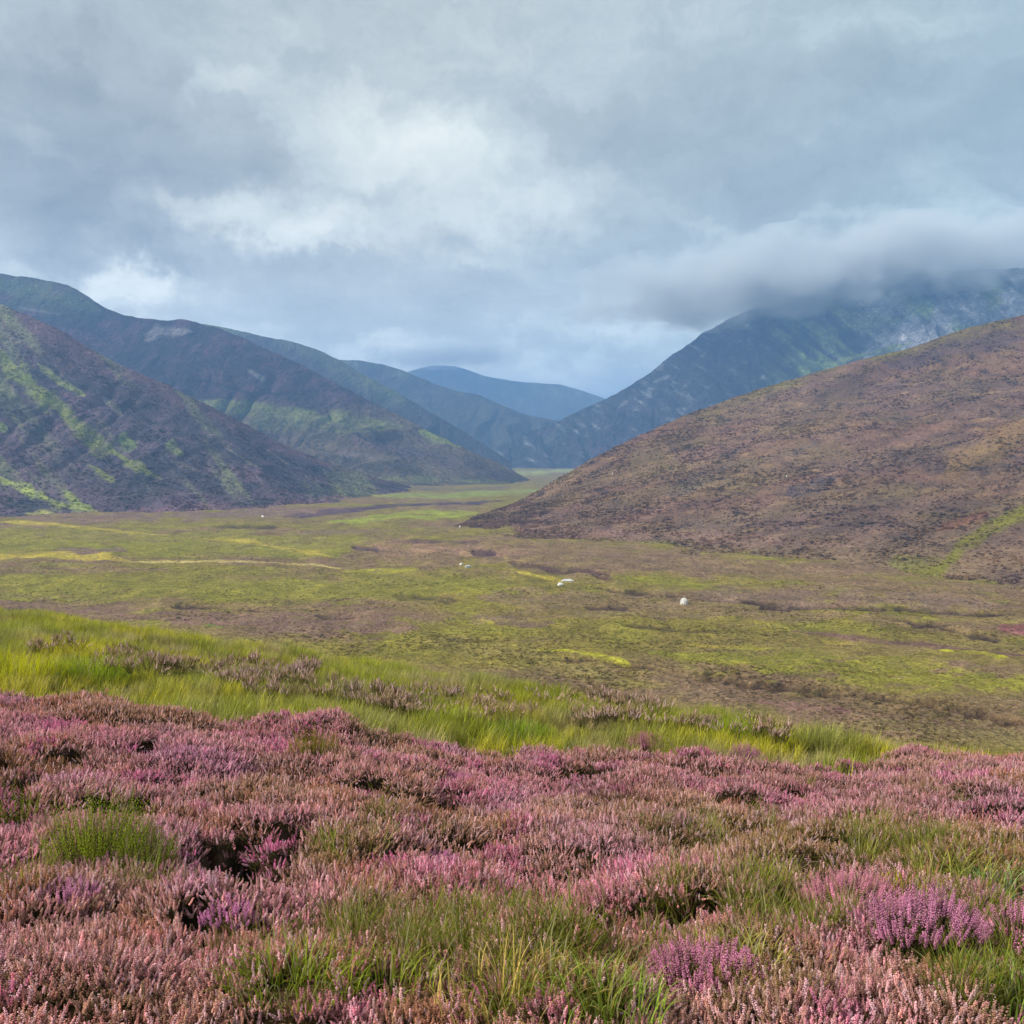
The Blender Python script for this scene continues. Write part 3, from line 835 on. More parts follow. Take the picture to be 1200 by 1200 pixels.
def build_hill(ridge, foot, cols, name, label, colour, mat, rows=260, prof=(0.35, 1.15), amp=6.0, wl=120.0, back=0.30, ridge_rough=0.4, gully=0.0, gdir=(1.0, 0.6), backrows=40, seed=1, backlen=None):
    px = np.linspace(cols[0], cols[1], cols[2])
    rp = curve(ridge, px, 1); rY = curve(ridge, px, 2)
    rp = smooth1(rp, 6); rY = smooth1(rY, 60)
    fY = smooth1(curve(foot, px, 1), 60)
    fY = np.minimum(fY, rY - 15)
    x, y, z = ray(px, rp)
    u = x / y; zr = CAM_Z + z / y * rY
    t = np.linspace(0, 1, rows) ** 0.85
    tb = np.linspace(0, 1, backrows + 1)[1:]
    zf = -1.6
    T = t[:, None]
    sf = (np.sqrt(T * T + 0.0225) - 0.15) / (math.sqrt(1.0225) - 0.15)      # the foot eases into the floor
    blend = prof[0] * T ** 2.0 + (1 - prof[0]) * sf
    Yf = fY + (rY - fY) * T
    Zf = zf + (zr - zf) * blend
    bl = backlen or 0
    lb = np.maximum((zr + 6) / back, 30)
    Yb = rY + lb * tb[:, None]; Zb = zr - (zr + 6) * (tb[:, None] ** 1.25)
    Y = np.concatenate([Yf, Yb]); Z = np.concatenate([Zf, Zb])
    X = u * Y
    Tn = np.concatenate([np.repeat(T, len(px), 1), 1 + np.repeat(tb[:, None], len(px), 1)])
    hrel = np.clip((Z + 3) / 60, 0, 1)
    env = hrel * (np.where(Tn < 1, np.clip(1.0 - Tn, 0, 1) ** 0.6, np.clip(Tn - 1, 0, 1)) + 0.0)
    d = amp * fbm(X / wl, Y / wl, 5, seed) * env * 1.4
    if gully:
        # runnels down the slope: noise stretched along the fall line in bearing space
        g = np.abs(fbm(X / gully[0] + 0.4 * fbm(X / 90, Y / 90, 2, seed + 3), Y / gully[1], 4, seed + 9))
        d += gully[2] * (g - 0.4) * env * 2
    rr = ridge_rough * fbm(X / (wl * 0.12), Y / (wl * 0.12), 3, seed + 21) * hrel
    Z = Z + d + rr
    ppx, ppy = project(X, Y, Z)
    col = colour(ppx, ppy, X, Y, Z, Tn)
    me = np_mesh(name, np.stack([X, Y, Z], -1).reshape(-1, 3), grid_faces(*X.shape)[:, ::-1], {'veg': ('FLOAT_COLOR', np.clip(col, 0.004, 1).reshape(-1, 3))})
    o = link(name, me, mat)
    tag(o, label, 'hill', kind='structure')
    return X, Y, Z, col, Tn, ppx, ppy


def fd(lst): return [(p, float(floor_dist(v))) for p, v in lst]


def mixc(a, b, m): return a + (np.asarray(b) - a) * np.clip(m, 0, 1)[..., None]


# right-hand brown heather hill
def col_right(px, py, X, Y, Z, T):
    n = fbm(X / 30, Y / 30, 4, 501); n2 = fbm(X / 9, Y / 14, 4, 507); n3 = fbm(px * 0.004 + py * 0.012, py * 0.03, 4, 511)
    col = np.zeros(px.shape + (3,)) + lin(112, 86, 72)
    col = mixc(col, lin(112, 96, 66), 0.35 + 0.55 * n)
    col = mixc(col, lin(96, 80, 74), 0.15 + 0.55 * n3)
    col = mixc(col, lin(70, 58, 54), 1.1 * n2 - 0.25)
    col = mixc(col, lin(142, 118, 84), 0.8 * fbm(X / 13, Y / 8, 4, 523) - 0.3)
    brow = sstep(0.90, 0.99, T) * sstep(760, 850, px)
    col = mixc(col, lin(112, 106, 48), 0.55 * brow * (0.7 + 0.8 * n))
    col = mixc(col, lin(124, 106, 78), sstep(0.22, 0.04, T) * 0.85)
    for pts, w0, w1, c, a in (
        ([(930, 690), (985, 680), (1050, 676), (1100, 668), (1122, 648), (1160, 618), (1215, 592), (1300, 560)], 9, 8, lin(132, 128, 44, .55), .95),
        ([(1060, 684), (1110, 680)], 6, 7, lin(128, 126, 44, .55), .9), ([(1040, 660), (1110, 655)], 8, 4, lin(116, 116, 50), .6),
        ([(870, 682), (925, 683)], 5, 4, lin(126, 126, 50), .7), ([(700, 650), (760, 652), (830, 655)], 4, 5, lin(76, 60, 66), .9),
        ([(690, 636), (800, 640)], 4, 4, lin(116, 112, 56), .6), ([(780, 580), (850, 550), (960, 520)], 10, 6, lin(84, 76, 66), .7), ([(920, 580), (980, 560)], 14, 10, lin(74, 66, 68), .8),
        ([(1040, 430), (1120, 408), (1200, 396)], 8, 10, lin(84, 70, 72), .8), ([(1100, 620), (1160, 600)], 6, 6, lin(120, 78, 62), .6), ([(840, 560), (1000, 480)], 12, 10, lin(112, 92, 62), .5),
        ([(560, 615), (640, 622), (800, 628), (1000, 640)], 6, 8, lin(132, 104, 92), .6), ([(1130, 690), (1250, 670)], 16, 20, lin(92, 74, 68), .8), ([(1100, 560), (1250, 480)], 16, 16, lin(128, 104, 62), .6)):
        col, _ = paint(col, px, py, pts, w0, w1, c, a, 0.5, int(pts[0][0]) + 60, 0.03, 0.06)
    # rough dark seams running along the slope
    sl = fbm((px * 0.85 + py * 0.5) * 0.012, (py * 0.85 + px * 0.42) * 0.07, 4, 541)
    return np.array([1.46, 1.38, 1.38]) * col * (1 + 0.24 * sl)[..., None]


H_RIGHT = build_hill([(505, 632, 520), (530, 619, 545), (557, 605, 600), (600, 591, 650), (633, 574, 680), (667, 553, 700), (700, 534, 720), (733, 518, 740), (800, 488, 780), (883, 458, 810), (967, 433, 830),
            (1010, 421, 835), (1067, 408, 840), (1133, 384, 845), (1200, 369, 850), (1300, 335, 870), (1500, 270, 900), (1800, 220, 950)],
           fd([(505, 634), (530, 624), (600, 636), (700, 644), (800, 654), (900, 664), (1000, 676), (1100, 690), (1200, 702), (1500, 720), (1800, 740)]),
           (505, 1750, 760), 'heather_hill', 'brown heather clad hill rising at the right of the glen', col_right,
           terrain_mat('brown heather', [(0.9, 0.6), (2.8, 0.4), (11, 0.2)], 1.0, 1.0, 1.0, 0.13, dry=(0.17, 0.125, 0.08)), rows=420, prof=(0.45, 1.05), amp=8, wl=90, ridge_rough=0.5, gully=(60, 45, 3.0), seed=3)


# left-hand near hill
def col_left(px, py, X, Y, Z, T):
    n = fbm(X / 45, Y / 45, 4, 601); n2 = fbm(X / 14, Y / 14, 4, 607)
    s = fbm((px * 0.78 - py * 0.62) * 0.05, (px * 0.62 + py * 0.78) * 0.010, 4, 613)     # streaks down the fall line
    col = np.zeros(px.shape + (3,)) + lin(84, 72, 80, 0.62)
    col = mixc(col, lin(62, 60, 66, 0.6), 0.3 + 1.0 * n)
    col = mixc(col, lin(98, 76, 78, 0.6), sstep(0.80, 0.98, T) * 0.6 + 0.25 * n2)
    col = mixc(col, lin(96, 98, 70, 0.6), 1.2 * s - 0.25)
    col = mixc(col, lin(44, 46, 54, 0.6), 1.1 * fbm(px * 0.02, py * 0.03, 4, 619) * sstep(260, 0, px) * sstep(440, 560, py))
    G = lin(128, 138, 60, 0.46)
    for pts, w0, w1, c, a in (
        ([(-90, 360), (-20, 405), (10, 428), (50, 460), (85, 493), (115, 520), (150, 540), (190, 562)], 13, 5, G, .72),
        ([(43, 425), (70, 448), (100, 464)], 3, 3, lin(120, 126, 74, .7), .8), ([(120, 465), (145, 488)], 2.5, 2, lin(120, 116, 100, .7), .7),
        ([(140, 510), (160, 525)], 8, 6, lin(104, 124, 56, .7), .6), ([(195, 520), (215, 532)], 6, 5, lin(108, 120, 64, .7), .6), ([(105, 545), (135, 565)], 5, 4, G, .7),
        ([(-20, 548), (0, 560), (40, 578), (70, 590), (110, 598)], 5, 5, lin(124, 132, 62, .75), .9), ([(75, 575), (95, 592), (110, 598)], 4, 5, G, .85), ([(-20, 490), (10, 505)], 8, 4, lin(100, 116, 60, .7), .7),
        ([(0, 388), (25, 402)], 3, 2, lin(110, 108, 92, .7), .5), ([(265, 525), (305, 550)], 2, 2, lin(112, 104, 92, .7), .6), ([(310, 525), (340, 545)], 2, 1.5, lin(112, 104, 92, .7), .6),
        ([(200, 540), (260, 562)], 2, 2, lin(108, 100, 92, .7), .5), ([(0, 590), (60, 598)], 6, 4, lin(60, 64, 62, .6), .8), ([(30, 602), (110, 603), (155, 605)], 3.5, 2.5, lin(138, 134, 70, .75), .8),
        ([(150, 600), (300, 596), (420, 584)], 7, 5, lin(104, 78, 82, .7), .7), ([(-100, 470), (30, 560)], 5, 5, lin(88, 92, 70, .7), .5)):
        col, _ = paint(col, px, py, pts, w0, w1, c, a, 0.85, int(abs(pts[0][0])) + 160, 0.06, 0.08)
    return np.array([2.2, 2.1, 2.2]) * col * (1 + 0.22 * s + 0.12 * n2)[..., None]


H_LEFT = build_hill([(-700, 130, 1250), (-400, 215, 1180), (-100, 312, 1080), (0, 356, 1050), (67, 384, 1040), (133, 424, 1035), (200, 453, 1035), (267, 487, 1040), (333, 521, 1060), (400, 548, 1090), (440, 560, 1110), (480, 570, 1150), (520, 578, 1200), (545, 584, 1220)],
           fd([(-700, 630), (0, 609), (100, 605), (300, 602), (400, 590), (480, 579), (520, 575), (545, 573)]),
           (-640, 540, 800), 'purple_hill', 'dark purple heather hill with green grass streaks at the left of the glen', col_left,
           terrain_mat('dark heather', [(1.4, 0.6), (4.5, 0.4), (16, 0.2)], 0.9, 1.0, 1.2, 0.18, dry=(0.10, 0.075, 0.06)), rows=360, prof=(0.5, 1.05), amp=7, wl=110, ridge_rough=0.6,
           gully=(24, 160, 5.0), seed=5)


# the big blue hill behind it
def col_a(px, py, X, Y, Z, T):
    n = fbm(X / 90, Y / 90, 4, 701); n2 = fbm(X / 26, Y / 26, 4, 707)
    col = np.zeros(px.shape + (3,)) + lin(58, 52, 56, 0.55)
    col = mixc(col, lin(84, 92, 56, 0.6), sstep(180, 60, px) * sstep(390, 330, py) * (0.7 + 0.6 * n))
    col = mixc(col, lin(74, 56, 62, 0.6), 0.3 + 0.9 * n2)
    low = sstep(455, 500, py)
    col = mixc(col, lin(92, 82, 66, 0.7), low * (0.55 + 0.6 * n))
    for pts, w0, w1, c, a in (
        ([(230, 470), (300, 480), (400, 492), (470, 500)], 7, 9, lin(104, 110, 60, .7), .85), ([(280, 495), (360, 500), (420, 506)], 6, 6, lin(96, 100, 62, .7), .7), ([(490, 505), (540, 524)], 5, 4, lin(116, 126, 60, .75), .9),
        ([(170, 400), (185, 388), (225, 388)], 7, 5, lin(120, 116, 112, .75), .75), ([(290, 433), (312, 446)], 3, 3, lin(116, 114, 112, .7), .7), ([(210, 447), (240, 446), (290, 460), (350, 462)], 1.5, 1.2, lin(34, 34, 40, .5), .9),
        ([(0, 335), (60, 345), (120, 365)], 8, 8, lin(92, 104, 64, .65), .5), ([(20, 360), (70, 368)], 2.5, 2, lin(110, 108, 100, .7), .5), ([(420, 520), (520, 540), (600, 556)], 7, 5, lin(84, 70, 74, .7), .7),
        ([(400, 560), (500, 562), (600, 566)], 4, 3, lin(108, 112, 70, .7), .6), ([(390, 530), (450, 538)], 4, 3, lin(112, 104, 98, .7), .4)):
        col, _ = paint(col, px, py, pts, w0, w1, c, a, 0.6, int(abs(pts[0][0])) + 260, 0.04, 0.08)
    return np.array([1.75, 1.7, 1.8]) * col * (1 + 0.26 * n2)[..., None]


far_mat = terrain_mat('far moorland', [(2.2, 0.6), (8, 0.5), (36, 0.25)], 0.95, 1.0, 2.5, 0.10, dry=(0.12, 0.10, 0.09))
build_hill([(-600, 290, 2100), (-100, 314, 1950), (0, 321, 1900), (40, 326, 1880), (77, 333, 1860), (95, 342, 1850), (110, 352, 1845), (128, 362, 1840), (147, 370, 1830), (180, 374, 1815), (197, 376, 1805), (213, 374, 1800), (233, 378, 1790),
            (262, 387, 1770), (290, 398, 1750), (320, 413, 1720), (360, 431, 1690), (400, 452, 1650), (443, 474, 1600), (487, 497, 1550), (533, 520, 1500), (557, 531, 1480), (587, 544, 1460), (617, 560, 1430), (640, 570, 1420)],
           [(-600, 1250), (200, 1200), (400, 1150), (500, 1180), (600, 1240), (640, 1300)],
           (-560, 632, 720), 'blue_hill', 'long blue hill with two brows behind the purple hill', col_a, far_mat, rows=300, prof=(0.55, 1.0), amp=16, wl=210, ridge_rough=1.4, gully=(60, 260, 18), seed=8)


def col_far(base, green, seed):
    def f(px, py, X, Y, Z, T):
        n = fbm(X / 140, Y / 140, 4, seed); n2 = fbm(X / 36, Y / 36, 4, seed + 6)
        col = np.zeros(px.shape + (3,)) + base
        col = mixc(col, green, 0.15 + 0.9 * n + 0.5 * sstep(0.75, 1.0, T) - 0.2)
        return 1.75 * col * (1 + 0.35 * n2)[..., None]
    return f


build_hill([(60, 420, 2700), (150, 380, 2600), (213, 377, 2550), (250, 381, 2500), (277, 387, 2480), (317, 396, 2430), (345, 401, 2400), (370, 409, 2360), (400, 423, 2320), (430, 441, 2290), (470, 463, 2260), (510, 486, 2230), (545, 506, 2210), (575, 526, 2190), (605, 545, 2180)],
           [(60, 1900), (400, 1850), (600, 2080)], (80, 600, 420), 'second_blue_hill', 'blue hill just beyond the long one, its crest sloping down to the right', col_far(lin(66, 60, 60, .6), lin(92, 98, 60, .65), 731), far_mat,
           rows=220, prof=(0.5, 1.0), amp=22, wl=260, ridge_rough=1.2, gully=(70, 300, 20), seed=12)
build_hill([(300, 430, 3300), (360, 424, 3250), (400, 422, 3200), (420, 422, 3180), (450, 427, 3150), (477, 436, 3120), (510, 450, 3090), (540, 459, 3060), (560, 462, 3050), (587, 474, 3020), (613, 485, 3000), (647, 492, 2980), (690, 503, 2980), (740, 520, 2980)],
           [(300, 2700), (640, 2720), (740, 2760)], (310, 730, 420), 'third_blue_hill', 'hazy blue green hill sloping into the gap of the glen', col_far(lin(72, 70, 62, .6), lin(104, 116, 62, .7), 751), far_mat,
           rows=220, prof=(0.5, 1.0), amp=24, wl=300, ridge_rough=1.2, gully=(80, 320, 24), seed=15)
build_hill([(420, 452, 5339), (470, 438, 5282), (490, 432, 5248), (507, 428, 5225), (533, 429, 5202), (547, 433, 5180), (573, 442, 5156), (613, 448, 5112), (653, 450, 5088), (683, 458, 5066), (708, 467, 5055), (760, 488, 5032), (830, 510, 4998)],
           [(420, 4430), (830, 4430)], (430, 820, 320), 'far_hill', 'farthest pale blue hill closing the glen', col_far(lin(84, 80, 72, .6), lin(96, 100, 66, .65), 771), far_mat,
           rows=160, prof=(0.4, 1.0), amp=24, wl=420, ridge_rough=1.5, seed=18)


# the mountain under the cloud
def col_m(px, py, X, Y, Z, T):
    n = fbm(X / 110, Y / 110, 4, 801); n2 = fbm(X / 30, Y / 30, 4, 807)
    st = fbm((px * 0.8 + py * 0.6) * 0.030, (px * -0.6 + py * 0.8) * 0.16, 4, 811)
    col = np.zeros(px.shape + (3,)) + lin(66, 62, 62, 0.6)
    col = mixc(col, lin(78, 58, 76, 0.6), sstep(430, 520, py) * (0.4 + 0.6 * n))
    col = mixc(col, lin(104, 118, 58, 0.8), sstep(860, 1000, px) * (0.45 + 1.2 * st + 0.6 * n))
    crag = sstep(960, 1050, px) * sstep(-0.1, 0.5, fbm(px * 0.03 + py * 0.01, py * 0.012, 4, 821) + 0.25)
    col = mixc(col, lin(150, 148, 154, 0.7), crag * 0.9)
    col = mixc(col, lin(128, 130, 128, 0.7), 1.5 * fbm((px + py) * 0.05, (py - px * 0.6) * 0.16, 3, 831) - 0.75)
    for pts, w0, w1, c, a in (
        ([(1150, 350), (1165, 335), (1185, 330)], 9, 9, lin(116, 124, 58, .8), .9), ([(1155, 365), (1175, 350)], 6, 6, lin(120, 128, 60, .8), .8), ([(940, 400), (1000, 382), (1060, 372)], 6, 6, lin(108, 122, 62, .8), .7),
        ([(960, 428), (1010, 417), (1070, 402)], 3, 3, lin(124, 134, 62, .8), .8), ([(725, 478), (735, 470)], 3, 3, lin(140, 134, 130, .8), .7), ([(765, 448), (785, 440)], 2, 2, lin(130, 128, 128, .8), .6),
        ([(1010, 420), (1030, 416)], 2, 2, lin(170, 168, 170, .8), .8), ([(690, 530), (720, 522)], 4, 3, lin(92, 60, 76, .7), .7)):
        col, _ = paint(col, px, py, pts, w0, w1, c, a, 0.6, int(abs(pts[0][0])) + 360, 0.05, 0.08)
    return 1.35 * col * (1 + 0.4 * n2 + 0.5 * st)[..., None]


build_hill([(540, 546, 2680), (567, 532, 2680), (590, 520, 2690), (620, 507, 2690), (647, 496, 2690), (677, 483, 2680), (708, 468, 2670), (733, 456, 2650), (767, 433, 2630), (783, 419, 2620), (800, 408, 2610), (820, 393, 2600), (835, 384, 2590), (870, 366, 2570), (910, 350, 2540),
            (1000, 332, 2480), (1075, 319, 2420), (1130, 316, 2380), (1200, 314, 2320), (1350, 300, 2200), (1600, 290, 2100)],
           [(540, 2440), (620, 2440), (700, 2330), (800, 2100), (1000, 1750), (1200, 1550), (1600, 1400)], (545, 1560, 700), 'craggy_mountain', 'blue mountain with grey crags, its top lost in low cloud', col_m,
           terrain_mat('crag and moor', [(2.4, 0.6), (8, 0.6), (30, 0.4)], 1.5, 1.0, 3.0, 0.10, dry=(0.16, 0.15, 0.15)), rows=420, prof=(0.25, 0.95), amp=24, wl=200, ridge_rough=2.5, gully=(30, 300, 24), seed=21)


# ------------------------------------------------------------------ bushes and tufts that roughen the far ground
def clump_mesh(name, seed, flat=0.7, n=46, leaf=0.30, upright=0.5):
    rg = np.random.default_rng(seed); b = Buf()
    for i in range(n):
        a = rg.random() * 6.283; c = rg.random() ** 0.7
        r = 0.5 * math.sqrt(max(0.0, 1 - c * c)) * (0.7 + 0.5 * rg.random())
        p = np.array((r * math.cos(a), r * math.sin(a), 0.5 * flat * c * (0.75 + 0.5 * rg.random())))
        d = np.array((math.cos(a) * (1 - c) + 0.5 * rg.normal(), math.sin(a) * (1 - c) + 0.5 * rg.normal(), upright + 0.5 * rg.random())); d /= np.linalg.norm(d)
        s = np.cross(d, rg.normal(size=3)); s /= np.linalg.norm(s) + 1e-9
        L_ = leaf * (0.6 + 0.7 * rg.random())
        b.add([p - d * L_ * 0.5 - s * L_ * 0.32, p - d * L_ * 0.5 + s * L_ * 0.32, p + d * L_ * 0.6], [(0, 1, 2)], 1.0, rg.random())
    return b.mesh(name)


def cover(name, data, n, smin, smax, sel, label, cat, mat, flat, seed, dry, dark, gain=1.25):
    X, Y, Z, col, T, px, py = data
    rg = np.random.default_rng(seed)
    ok = np.argwhere(sel(px, py, T, Z, X, Y)[:-1, :-1])
    k = ok[rg.integers(0, len(ok), n)]
    i, j = k[:, 0], k[:, 1]; fi, fj = rg.random(n), rg.random(n)

    def lerp(A):
        w = [(1 - fi) * (1 - fj), (1 - fi) * fj, fi * (1 - fj), fi * fj]
        if A.ndim == 3: w = [q[:, None] for q in w]
        return A[i, j] * w[0] + A[i, j + 1] * w[1] + A[i + 1, j] * w[2] + A[i + 1, j + 1] * w[3]
    P = np.stack([lerp(X), lerp(Y), lerp(Z)], -1)
    t = lerp(col)
    q = rg.random(n)
    t = np.where((q < 0.16)[:, None], t + (dry - t) * 0.6, t); t = np.where((q > 0.80)[:, None], t + (dark - t) * 0.6, t)
    t = gain * t * (0.75 + 0.8 * rg.random(n))[:, None]
    s = smin + (smax - smin) * rg.random(n) ** 1.7
    patch = np.clip(0.9 + 0.6 * fbm(P[:, 0] / 14, P[:, 1] / 14, 3, seed + 2), 0.45, 1.4)
    s = s * patch
    P[:, 2] -= 0.08 * s
    rot = euler_from(0.1 * rg.normal(size=n), 0.1 * rg.normal(size=n), rg.uniform(0, 6.283, n))
    protos = [clump_mesh(name + ' bush', seed + 31 + a, flat) for a in range(6)]
    scatter(name, protos, P, rot, s, np.clip(t, 0.004, 1), rg.integers(0, 6, n), mat, label, cat)


BUSH = plant_mat('far shoots', None, 'bush')
cover('heath', H_RIGHT, 60000, 0.7, 2.0, lambda px, py, T, Z, X, Y: (T < 1.03) & (Z > -1.0), 'low brown heather bushes covering the right hill', 'heather', BUSH, 0.6, 1001, lin(156, 128, 100, .7), lin(70, 58, 56, .6))
cover('heath', H_LEFT, 34000, 1.0, 2.6, lambda px, py, T, Z, X, Y: (T < 1.03) & (Z > -1.0), 'dark heather bushes covering the left hill', 'heather', BUSH, 0.6, 1051, lin(120, 112, 92, .7), lin(58, 52, 62, .7))
cover('moor_grass', VALLEY, 90000, 0.18, 0.75, lambda px, py, T, Z, X, Y: (VALLEY[3].sum(-1) > 0.20) & (py < 905) & (py > 560) & (px > -250) & (px < 1450), 'low tufts of grass and heath covering the glen floor', 'grass', BUSH, 0.42, 1101, lin(160, 146, 80, .8), lin(96, 84, 54, .8), 1.12)


# ------------------------------------------------------------------ pale stones far out on the moor
def rock_mesh(seed, sx, sy, sz, rough=0.28):
    rg = np.random.default_rng(seed)
    n, m = 14, 20
    V = []; 
    th = np.linspace(0.02, math.pi - 0.02, n); ph = np.linspace(0, 2 * math.pi, m, endpoint=False)
    TH, PH = np.meshgrid(th, ph, indexing='ij')
    d = np.stack([np.sin(TH) * np.cos(PH), np.sin(TH) * np.sin(PH), np.cos(TH)], -1)
    planes = rg.normal(size=(14, 3)); planes /= np.linalg.norm(planes, axis=1)[:, None]
    off = 0.72 + 0.25 * rg.random(14)
    dots = d @ planes.T
    r = np.min(np.where(dots > 0.05, off / np.maximum(dots, 0.05), 9), -1)
    r = np.minimum(r, 1.15) + rough * 0.2 * fbm(PH * 2, TH * 3, 3, seed)
    P = d * r[..., None] * np.array([sx, sy, sz]) * 0.5
    P = P.reshape(-1, 3); Fc = []
    for i in range(n - 1):
        for j in range(m):
            Fc.append((i * m + j, (i + 1) * m + j, (i + 1) * m + (j + 1) % m, i * m + (j + 1) % m))
    return np_mesh('stone', P, np.array(Fc), None, False)


def stone_mat():
    m, nt, out = new_mat('pale granite'); L = nt.links.new
    tc = N(nt, 'ShaderNodeTexCoord'); n = noise_node(nt, tc.outputs['Object'], 3.0, 6, 0.7)
    r = N(nt, 'ShaderNodeValToRGB'); r.color_ramp.elements[0].position = 0.35; r.color_ramp.elements[0].color = (0.35, 0.33, 0.30, 1)
    r.color_ramp.elements[1].position = 0.62; r.color_ramp.elements[1].color = (0.78, 0.75, 0.70, 1)
    b = N(nt, 'ShaderNodeBsdfPrincipled'); b.inputs['Roughness'].default_value = 0.85
    L(n.outputs['Fac'], r.inputs[0]); L(r.outputs[0], b.inputs['Base Color']); L(b.outputs[0], out.inputs['Surface'])
    return m


def ground_at(px, py):
    """cast the photo ray on the built ground"""
    x, y, z = ray(px, py)
    from mathutils import Vector
    bpy.context.view_layer.update()
    dg = bpy.context.evaluated_depsgraph_get()
    dv = Vector((float(x), float(y), float(z))).normalized()
    o = Vector((0, 0, CAM_Z)) + dv * 60
    ok, loc, nor, idx, ob, mw = SC.ray_cast(dg, o, dv)
    return loc if ok else Vector((0, 0, 0)) + o


SM = stone_mat()
for i, (px, py, w, d, h, label) in enumerate((
        (802, 708, 2.0, 1.6, 1.7, 'white boulder standing alone on the brown moor beside the dark ditch'),
        (665, 682, 4.6, 2.0, 1.0, 'largest flat white rock by the stream bank in mid glen'),
        (657, 686, 1.9, 1.6, 1.1, 'small white rock touching the near side of the largest flat one'),
        (548, 665, 3.0, 1.6, 0.9, 'white rock lying against the dark stream bank below the brown hill foot'),
        (541, 662, 2.2, 1.3, 0.7, 'flat pale rock at the left end of the rock on the dark stream bank'),
        (718, 556, 1.3, 1.0, 1.1, 'white stone high on the left flank of the brown hill'),
        (922, 559, 1.2, 1.0, 1.0, 'white stone in the middle of the brown hillside'),
        (539, 618, 1.5, 1.0, 1.2, 'pale stone at the pointed left foot of the brown hill'),
        (308, 606, 3.0, 1.6, 1.0, 'white stone out on the moor below the purple hill'))):
    p = ground_at(px, py)
    o = link('pale_stone', rock_mesh(900 + i, w, d, h * 1.5), SM)
    o.location = (p.x, p.y, p.z + h * 0.15); o.rotation_euler = (0, 0, 0.3 * i)
    tag(o, label, 'stone', 'pale stones scattered over the glen')

# ------------------------------------------------------------------ sky, sun, air
SUN_AZ, SUN_EL = math.radians(-104), math.radians(42)     # from the left, a little behind


